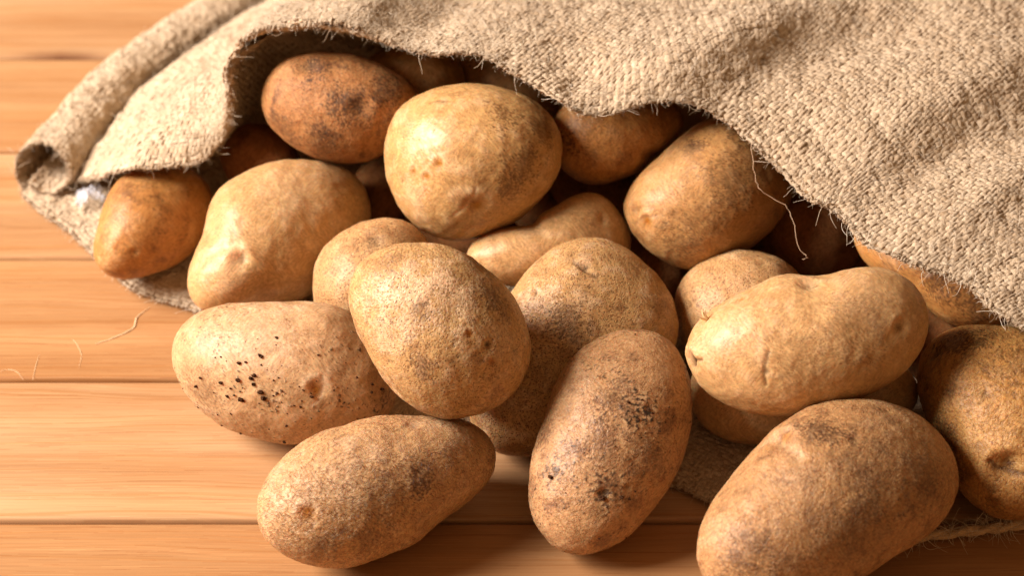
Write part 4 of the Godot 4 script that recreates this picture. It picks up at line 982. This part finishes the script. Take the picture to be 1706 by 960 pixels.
	lining_grid.append([Vector3(-120.6, 91.4, -33.7), Vector3(-121.2, 79.2, -51.6), Vector3(-119.8, 64.3, -69.2), Vector3(-116.1, 49.6, -82.8), Vector3(-110.7, 37.9, -90.3)])
	lining_grid.append([Vector3(-117.1, 97.9, -37.7), Vector3(-118, 85, -56.5), Vector3(-116.9, 69.3, -74.9), Vector3(-113.4, 54, -89.3), Vector3(-108.2, 41.7, -97.4)])
	lining_grid.append([Vector3(-112.9, 102.8, -39.6), Vector3(-114, 89.2, -59.5), Vector3(-113, 72.9, -79), Vector3(-109.7, 56.8, -94.4), Vector3(-104.5, 43.9, -103.4)])
	lining_grid.append([Vector3(-108.6, 106.2, -38.9), Vector3(-109.5, 91.9, -60.1), Vector3(-108.3, 74.8, -81), Vector3(-104.8, 58.1, -97.7), Vector3(-99.5, 44.6, -107.9)])
	lining_grid.append([Vector3(-105, 108.4, -38.7), Vector3(-105.2, 93.6, -60.4), Vector3(-103.2, 76.2, -81.6), Vector3(-99, 59.2, -98.8), Vector3(-93.1, 45.4, -109.3)])
	lining_grid.append([Vector3(-98, 110.8, -37.5), Vector3(-97.3, 95.5, -59.5), Vector3(-94.5, 77.5, -81), Vector3(-89.5, 59.9, -98.4), Vector3(-82.8, 45.7, -109.2)])
	lining_grid.append([Vector3(-84.5, 114.9, -34.2), Vector3(-83.1, 98.3, -56.9), Vector3(-79.5, 79.1, -79.2), Vector3(-73.8, 60.4, -97.3), Vector3(-66.5, 45.1, -108.7)])
	lining_grid.append([Vector3(-69.9, 114.5, -31.1), Vector3(-67.2, 97.7, -54.2), Vector3(-62.4, 78.2, -77), Vector3(-55.5, 59.1, -95.6), Vector3(-47.2, 43.6, -107.4)])
	lining_grid.append([Vector3(-54.7, 110.9, -28.1), Vector3(-50.4, 94.4, -51.6), Vector3(-44, 75.3, -74.7), Vector3(-35.6, 56.6, -93.5), Vector3(-26, 41.4, -105.6)])
	var lower_grid := []
	lower_grid.append([Vector3(-227.3, 2.5, -65.9), Vector3(-204.7, 2.5, -124.9), Vector3(-169, 2.5, -188.7), Vector3(-130.7, 2.5, -271.7)])
	lower_grid.append([Vector3(-215.7, 2.5, -52.4), Vector3(-188.9, 2.5, -113.1), Vector3(-152.8, 2.5, -176.6), Vector3(-110.1, 2.5, -257.1)])
	lower_grid.append([Vector3(-200.4, 2.5, -37.7), Vector3(-169.9, 2.5, -100), Vector3(-133.9, 2.5, -167.1), Vector3(-86.4, 2.5, -242.7)])
	lower_grid.append([Vector3(-187.7, 2.5, -22.2), Vector3(-152.7, 2.5, -82.8), Vector3(-114.8, 2.5, -147.6), Vector3(-63.6, 2.5, -228.6)])
	lower_grid.append([Vector3(-174.6, 2.5, -6), Vector3(-135.6, 2.5, -66.2), Vector3(-93.5, 2.5, -129), Vector3(-38.3, 2.5, -214.8)])
	lower_grid.append([Vector3(-159.3, 2.5, 7.6), Vector3(-117.8, 2.5, -50.3), Vector3(-75, 2.5, -116), Vector3(-15.4, 2.5, -201.3)])
	lower_grid.append([Vector3(-132.4, 2.5, 21.8), Vector3(-93.9, 2.5, -29.8), Vector3(-50.8, 2.5, -99.2), Vector3(9.8, 2.5, -187.8)])
	lower_grid.append([Vector3(-99.5, 2.5, 59), Vector3(-62.6, 2.5, -1.3), Vector3(-19.6, 2.5, -73), Vector3(41.6, 2.5, -167.3)])
	lower_grid.append([Vector3(-64.1, 2.5, 89.9), Vector3(-28.6, 2.5, 29.5), Vector3(13.2, 2.5, -41.8), Vector3(72, 2.5, -141.8)])
	lower_grid.append([Vector3(-29.5, 2.5, 98.5), Vector3(2.8, 2.5, 42.1), Vector3(44.6, 2.5, -27.6), Vector3(101.6, 2.5, -120.7)])
	lower_grid.append([Vector3(4.7, 2.5, 102.8), Vector3(35.7, 2.5, 52.6), Vector3(75.5, 2.5, -12.2), Vector3(130.5, 2.5, -103.5)])
	lower_grid.append([Vector3(33.7, 2.5, 111.3), Vector3(62.9, 2.5, 61.2), Vector3(103.2, 2.5, -1.6), Vector3(158.7, 2.5, -86.4)])
	lower_grid.append([Vector3(62.9, 2.5, 123.9), Vector3(93.1, 2.5, 74.3), Vector3(132, 2.5, 13.1), Vector3(186, 2.5, -69.4)])
	lower_grid.append([Vector3(85.9, 2.5, 138.5), Vector3(117.6, 2.5, 90.6), Vector3(157.5, 2.5, 31.1), Vector3(211.6, 2.5, -47.6)])
	lower_grid.append([Vector3(115.8, 2.5, 143.6), Vector3(147.2, 2.5, 100.4), Vector3(187.1, 2.5, 43), Vector3(238, 2.5, -28.7)])
	lower_grid.append([Vector3(150.4, 2.5, 131.7), Vector3(180.9, 2.5, 94.7), Vector3(217.2, 2.5, 49.3), Vector3(266.7, 2.5, -13.7)])
	lower_grid.append([Vector3(185.6, 2.5, 117.9), Vector3(213.9, 2.5, 84.7), Vector3(245.6, 2.5, 53.7), Vector3(292.9, 2.5, -2.5)])
	lower_grid.append([Vector3(223.6, 2.5, 107.9), Vector3(250, 2.5, 76.3), Vector3(277.6, 2.5, 54.2), Vector3(318.1, 2.5, 7.1)])
	var roll_axis := [Vector3(-216.4, 12.5, -70.5), Vector3(-208.4, 13.1, -93.2), Vector3(-199.6, 13.7, -115.3), Vector3(-189.4, 14.4, -137.1), Vector3(-173, 15.3, -163), Vector3(-154.5, 16.1, -189.3), Vector3(-137.8, 16.8, -212.3), Vector3(-121.8, 17.4, -237.4), Vector3(-106.5, 18, -264.1)]
	var o := Node3D.new()
	o.name = "burlap_sack"
	add_child(o)
	tag(o, "open burlap sack lying on its side with potatoes spilling from its mouth", "sack")
	var pitch := 2.15
	sheet("upper_cloth", crossings(top_grid, pitch), o, Vector3.UP, 1.6)
	sheet("folded_flap", crossings(flap_grid, pitch), o, Vector3.UP, 0.9)
	sheet("lining", crossings(lining_grid, 2.7), o, Vector3(1, 0.2, 1), 0.05, true, 9999, 1.25)
	sheet("lower_cloth", crossings(lower_grid, pitch), o, Vector3.UP, 0.03, true, 70)
	# the rolled side seam: a spiral of cloth round its axis
	var g := []
	var axis := metres(roll_axis)
	for k in 26:
		var line := []
		var a := -0.9 - k / 25.0 * TAU * 1.22
		var r := 13.0 - 5.5 * smoothstep(17.0, 25.0, k)
		for i in roll_axis.size():
			var p: Vector3 = roll_axis[i]
			var t: Vector3 = (roll_axis[mini(i + 1, roll_axis.size() - 1)] - roll_axis[maxi(i - 1, 0)]).normalized()
			var s := t.cross(Vector3.UP).normalized()
			var b := s.cross(t).normalized()
			var rk := r * (1.0 + 0.06 * sin(i * 1.3 + k * 0.4))
			line.append(p + s * cos(a) * rk * 1.05 + b * sin(a) * rk * 0.95 + t * 6.0 * sin(a) * float(i == 0))
		g.append(line)
	sheet("rolled_seam", crossings(g, pitch), o, Vector3(0, 1, 0), 0.06)
	# one long thread hanging from the hem
	var th := smooth_path(metres([Vector3(95.7, 94.2, 15.8), Vector3(98.1, 81.5, 26.3), Vector3(100.6, 76.3, 30.7), Vector3(110.2, 71.7, 34.5), Vector3(113.6, 66.6, 38.7), Vector3(115.6, 58.2, 45.7), Vector3(119.2, 55.8, 47.7), Vector3(117, 55, 48.3)]), 6)
	var rad := []
	for i in th.size():
		rad.append(0.000085)
		th[i] += Vector3(fine.get_noise_1d(i * 0.3), fine.get_noise_1d(i * 0.3 + 40.0), fine.get_noise_1d(i * 0.3 + 90.0)) * 0.0008
	var fibre_tone := StandardMaterial3D.new()
	fibre_tone.albedo_color = Color(0.90, 0.76, 0.62)
	fibre_tone.roughness = 0.6
	put("dangling_thread", tube(th, rad, 5), fibre_tone, o)

# ---------- small things

func small_things() -> void:
	var hemp := StandardMaterial3D.new()
	hemp.resource_name = "twine"
	hemp.albedo_color = Color(0.84, 0.70, 0.52)
	hemp.roughness = 0.85
	hemp.heightmap_enabled = true
	hemp.heightmap_texture = jute.heightmap_texture
	hemp.heightmap_scale = 0.03
	# two-ply twine
	var mid := smooth_path(metres([Vector3(142.7, 3.5, 156), Vector3(158.1, 3.5, 152.6), Vector3(173.3, 3.5, 150.1), Vector3(185.1, 3.5, 148.2), Vector3(196, 3.5, 146.3), Vector3(215.9, 3.5, 143.7), Vector3(241.5, 3.5, 142.5)]), 14)
	var o := Node3D.new()
	o.name = "twine"
	add_child(o)
	tag(o, "loose end of rough two ply jute twine lying on the table by the biggest potato", "twine")
	for ply in 2:
		var path := []
		var rad := []
		for i in mid.size():
			var t: Vector3 = (mid[mini(i + 1, mid.size() - 1)] - mid[maxi(i - 1, 0)]).normalized()
			var s := t.cross(Vector3.UP).normalized()
			var a := i * 0.28 + PI * ply
			path.append(mid[i] + s * cos(a) * 0.0008 + Vector3.UP * sin(a) * 0.0008)
			rad.append(0.0014 * (1.0 + 0.2 * fine.get_noise_1d(i * 0.4 + ply * 50.0)))
		put("ply", tube(path, rad, 9, 0.12, 400.0), hemp, o)
	for k in fuzz_meshes.size():
		var fa := []
		var ft := []
		for i in 70:
			var c := rng.randi_range(0, mid.size() - 1)
			var nn := Vector3(rng.randfn(0, 0.7), rng.randf_range(0.0, 1.0), rng.randfn(0, 1.0)).normalized()
			fibre(fa, ft, mid[c] + nn * 0.002, nn, rng.randf_range(0.5, 1.4))
		strew("frayed_fibres", fuzz_meshes[k], fuzz_material, fa, ft, o)
	# wisps of fibre on the planks
	var wisp := StandardMaterial3D.new()
	wisp.albedo_color = Color(0.95, 0.84, 0.68)
	wisp.roughness = 0.7
	strand(metres([Vector3(-176.6, 0.6, 37.5), Vector3(-169.6, 0.6, 33.6), Vector3(-162.3, 0.6, 27.4), Vector3(-161.5, 0.6, 20.2), Vector3(-157, 0.6, 13.4)]), 0.00026, wisp, "long pale kinked wisp of fibre on the plank beside the lower cloth")
	strand(metres([Vector3(-199.3, 0.5, 60.2), Vector3(-199.6, 0.5, 51.9), Vector3(-199.4, 0.5, 44.3)]), 0.00008, wisp, "short upright wisp of fibre crossing the plank joint")
	strand(metres([Vector3(-214.1, 0.5, 54.9), Vector3(-211.3, 0.5, 53.8), Vector3(-207.1, 0.5, 54.9), Vector3(-203.1, 0.5, 60.2)]), 0.00008, wisp, "curled hair of fibre at the plank joint by the picture edge")
	strand(metres([Vector3(-186.9, 0.5, 34.3), Vector3(-184.1, 0.5, 38.6), Vector3(-181.5, 0.5, 45.1), Vector3(-181.3, 0.5, 52.7)]), 0.00008, wisp, "thin bent hair of fibre just below the long kinked wisp")
	scrap()
	crumbs()
	sprout()

func strand(p: Array, r: float, m: Material, label: String) -> void:
	var path := smooth_path(p, 8)
	var rad := []
	for i in path.size():
		rad.append(r * (0.35 + 0.65 * sin(PI * (i + 0.6) / (path.size() + 0.2))))
		path[i].y = r * 0.7 + 0.0003 * absf(fine.get_noise_1d(i * 0.5))
	tag(put("fibre_wisp", tube(path, rad, 6), m), label, "fibre", "wisps of fibre on the planks")

# crumpled clear plastic by the smallest potato
func scrap() -> void:
	var n := 34
	var v := PackedVector3Array()
	var idx := PackedInt32Array()
	for j in n:
		for i in n:
			var x := float(i) / (n - 1) - 0.5
			var z := float(j) / (n - 1) - 0.5
			var q := Vector3(x * 4.0, z * 4.0, 3.0)
			var f := cells.get_noise_3dv(q * 1.3) * 0.0045 + fine.get_noise_3dv(q * 2.0) * 0.003
			var r := 1.0 + 0.3 * coarse.get_noise_2d(atan2(z, x) * 1.0, 5.0)
			v.append(Vector3(x * 0.013 * r, 0.0035 + f + 0.004 * (1.0 - 4.0 * x * x), z * 0.009 * r))
			if i > 0 and j > 0:
				var a := j * n + i
				idx.append_array([a, a - 1, a - n - 1, a, a - n - 1, a - n])
	var nr := PackedVector3Array()
	nr.resize(v.size())
	for k in range(0, idx.size(), 3):
		var w := (v[idx[k + 2]] - v[idx[k]]).cross(v[idx[k + 1]] - v[idx[k]])
		for c in 3:
			nr[idx[k + c]] += w
	for k in nr.size():
		nr[k] = nr[k].normalized()
	var m := StandardMaterial3D.new()
	m.resource_name = "clear plastic"
	m.albedo_color = Color(0.93, 0.94, 0.97, 0.4)
	m.transparency = BaseMaterial3D.TRANSPARENCY_ALPHA
	m.roughness = 0.28
	m.metallic_specular = 0.9
	m.cull_mode = BaseMaterial3D.CULL_DISABLED
	var o := put("plastic_scrap", array_mesh(v, nr, PackedVector2Array(), PackedColorArray(), idx), m)
	o.position = Vector3(-193.1, 9, -57.2) * MM
	o.position.y = 0.004
	o.rotation.y = 0.3
	tag(o, "crumpled scrap of clear plastic between the rolled seam and the smallest potato", "plastic scrap")

func lump(sd: int) -> ArrayMesh:
	var s := SphereMesh.new()
	s.radius = 1.0
	s.height = 2.0
	s.radial_segments = 12
	s.rings = 7
	var a := s.get_mesh_arrays()
	var v: PackedVector3Array = a[Mesh.ARRAY_VERTEX]
	for i in v.size():
		v[i] *= 1.0 + 0.8 * coarse.get_noise_3dv(v[i] * 0.9 + Vector3(sd * 9.0, 0, 0))
	a[Mesh.ARRAY_VERTEX] = v
	a[Mesh.ARRAY_NORMAL] = null
	a[Mesh.ARRAY_TANGENT] = null
	var m := ArrayMesh.new()
	m.add_surface_from_arrays(Mesh.PRIMITIVE_TRIANGLES, a)
	return m

# earth stuck to two of the potatoes
func crumbs() -> void:
	var shapes := [lump(1), lump(2), lump(3), lump(4)]
	var i := 0
	var on_speckled := get_node("potato")
	for q in [[Vector3(-17.4, 2.9, 24.8), 0.82], [Vector3(-14.8, 3.3, 25.7), 0.69], [Vector3(-9.1, 5.6, 27), 1.17], [Vector3(-8.8, 2.1, 27.5), 0.64], [Vector3(-24.4, -4.7, 20.3), 0.86], [Vector3(-17.9, -3.6, 24), 1.19], [Vector3(-12.7, -3, 26.1), 1.04], [Vector3(-11.5, -1.9, 26.7), 1.04], [Vector3(-11.9, -5.2, 26), 0.92], [Vector3(-22.1, -9.9, 19.6), 0.84], [Vector3(-16.7, -11.2, 22), 1.26], [Vector3(-9.1, -8.3, 26.1), 1.17], [Vector3(-8.2, -10.6, 25.5), 1.23], [Vector3(-3, 12.6, 25.4), 0.83], [Vector3(-2.7, 12.6, 25.4), 0.47], [Vector3(-34.4, -6.1, 11.4), 0.76], [Vector3(-32.5, -2.8, 14.9), 0.64], [Vector3(7.2, -7.6, 28.9), 0.67], [Vector3(10.4, -10.2, 28.2), 0.83], [Vector3(0.7, -21.5, 20.8), 0.64], [Vector3(-0.1, -28.2, 9.9), 0.66], [Vector3(33.9, -5.5, 23.2), 0.68], [Vector3(37.8, -7.5, 20.3), 0.83], [Vector3(33.6, -8.6, 23.2), 0.66], [Vector3(-4.3, -9.7, 26.9), 0.44], [Vector3(-2.8, -8.7, 27.5), 0.73], [Vector3(-1.2, -12.2, 26.6), 0.43], [Vector3(-17.2, -24.8, 3.5), 0.50], [Vector3(-33.8, -14.5, 1.3), 0.46], [Vector3(-4.3, -0.4, 28.5), 0.34], [Vector3(-17, -8.1, 23.2), 0.39], [Vector3(3.5, -4.8, 29.2), 0.28], [Vector3(-0.8, -8, 28.1), 0.50], [Vector3(-17.5, -11.7, 21.4), 0.31], [Vector3(6, -5.6, 29.3), 0.34], [Vector3(-4.8, -7.6, 27.4), 0.33], [Vector3(-13.2, -2.4, 26), 0.29], [Vector3(-20.7, -6.9, 21.7), 0.56], [Vector3(3.7, -13.5, 26.6), 0.50], [Vector3(-34, -14.3, 1.3), 0.42], [Vector3(-8.7, -15, 23.1), 0.29], [Vector3(-19.4, -9.5, 21.4), 0.53], [Vector3(-1, 1.8, 29), 0.29], [Vector3(-9.8, -12.7, 24.1), 0.34], [Vector3(-6, -22.9, 16.6), 0.32], [Vector3(22.9, -12.5, 26.2), 0.44], [Vector3(5.6, -6.1, 29.2), 0.54], [Vector3(-24.4, 5.3, 21.4), 0.49], [Vector3(-16, -6.7, 24.1), 0.34], [Vector3(12.9, 5.9, 28.4), 0.54], [Vector3(-20.7, -16.8, 15.7), 0.51], [Vector3(-26.6, 5.1, 20.3), 0.43], [Vector3(-22.2, 3.7, 22.6), 0.36], [Vector3(23.5, 2.9, 26.7), 0.30], [Vector3(27.9, -2.8, 26.2), 0.47], [Vector3(21.1, -11.4, 27), 0.32], [Vector3(12.2, -4.2, 29.5), 0.30], [Vector3(1, -16.6, 24.7), 0.44], [Vector3(-10.2, 12.1, 24.6), 0.34], [Vector3(24.2, -7, 27.4), 0.29], [Vector3(-4.2, -3.7, 28.3), 0.51], [Vector3(-3.2, 9.8, 26.7), 0.44], [Vector3(-2.3, -2.8, 28.8), 0.47], [Vector3(-24.6, -21.6, 2.5), 0.50], [Vector3(-27.4, -8.4, 16.7), 0.29], [Vector3(10.1, -8.9, 28.7), 0.42], [Vector3(4, 1.8, 29.4), 0.32], [Vector3(-26, -17.2, 10.4), 0.43], [Vector3(18.8, -7.6, 28.4), 0.52], [Vector3(6.6, -11.8, 27.5), 0.39], [Vector3(-6.5, 0.3, 28.1), 0.35], [Vector3(-39.9, -6.9, 0.4), 0.31], [Vector3(6.1, -14.1, 26.4), 0.53]]:
		var c := put("soil_crumb", shapes[i % 4], soil, on_speckled)
		var p: Vector3 = q[0]
		c.position = p * MM * 0.997
		c.basis = Basis(Vector3(0.3, 1, 0.2).normalized(), i * 1.7) * Basis.from_scale(Vector3(1.0, 0.65, 0.9) * float(q[1]) * MM)
		i += 1
	var on_upright := get_node("potato_003")
	for q in [[Vector3(6.6, 13.5, 20.2), 0.84], [Vector3(11.7, 14.4, 18.6), 0.84], [Vector3(14, 11, 18.8), 0.84], [Vector3(15.6, 9.4, 18.4), 0.67], [Vector3(10.3, 7.1, 21.2), 0.67], [Vector3(-22.2, -14.2, 22.2), 1.01], [Vector3(-3.2, -21.7, 26.2), 1.18], [Vector3(4.1, -21.5, 24.2), 0.84], [Vector3(6.9, -22.2, 22.6), 0.67], [Vector3(-3.9, -15.8, 26.7), 0.67], [Vector3(-9.4, -5.3, 25.6), 0.47], [Vector3(6.1, -0.7, 24), 0.48], [Vector3(9.1, -19.4, 22), 0.47], [Vector3(-16.5, -20, 25.3), 0.31], [Vector3(11.3, 0.5, 22.1), 0.31], [Vector3(-7.2, -7.1, 26.1), 0.40], [Vector3(23.1, 7.7, 13.3), 0.27], [Vector3(-1.3, -25.2, 25.1), 0.38], [Vector3(1.9, 11.4, 21.5), 0.29], [Vector3(5.9, -37, 11.3), 0.35], [Vector3(9.4, 39.9, 0.3), 0.42], [Vector3(-3.1, 13.1, 20.9), 0.34], [Vector3(18.4, 2.8, 17.8), 0.49], [Vector3(-4.2, -36.9, 20.6), 0.46], [Vector3(-6, 4.7, 23.5), 0.30], [Vector3(7, 8.5, 21.8), 0.43]]:
		var c := put("soil_crumb", shapes[i % 4], soil, on_upright)
		var p: Vector3 = q[0]
		c.position = p * MM * 0.997
		c.basis = Basis(Vector3(0.3, 1, 0.2).normalized(), i * 1.7) * Basis.from_scale(Vector3(1.0, 0.65, 0.9) * float(q[1]) * MM)
		i += 1

func sprout() -> void:
	var m := StandardMaterial3D.new()
	m.albedo_color = Color(0.90, 0.76, 0.56)
	m.roughness = 0.6
	m.cull_mode = BaseMaterial3D.CULL_DISABLED
	var long_one := get_node("potato_013")
	for k in 3:
		var tip: Vector3 = [Vector3(-1.6, 3.6, 1.2), Vector3(-0.4, 4.2, 0.4), Vector3(-2.6, 0.6, 1.4)][k]
		var at := Vector3(-37.8, 8.1, 11.9)
		var path := smooth_path(metres([at, at + tip * 0.5 + Vector3(-0.5, 0, 0.3), at + tip]), 5)
		var rad := []
		for i in path.size():
			rad.append(0.0008 * (1.05 - float(i) / path.size()))
		put("skin_flake", tube(path, rad, 6), m, long_one)
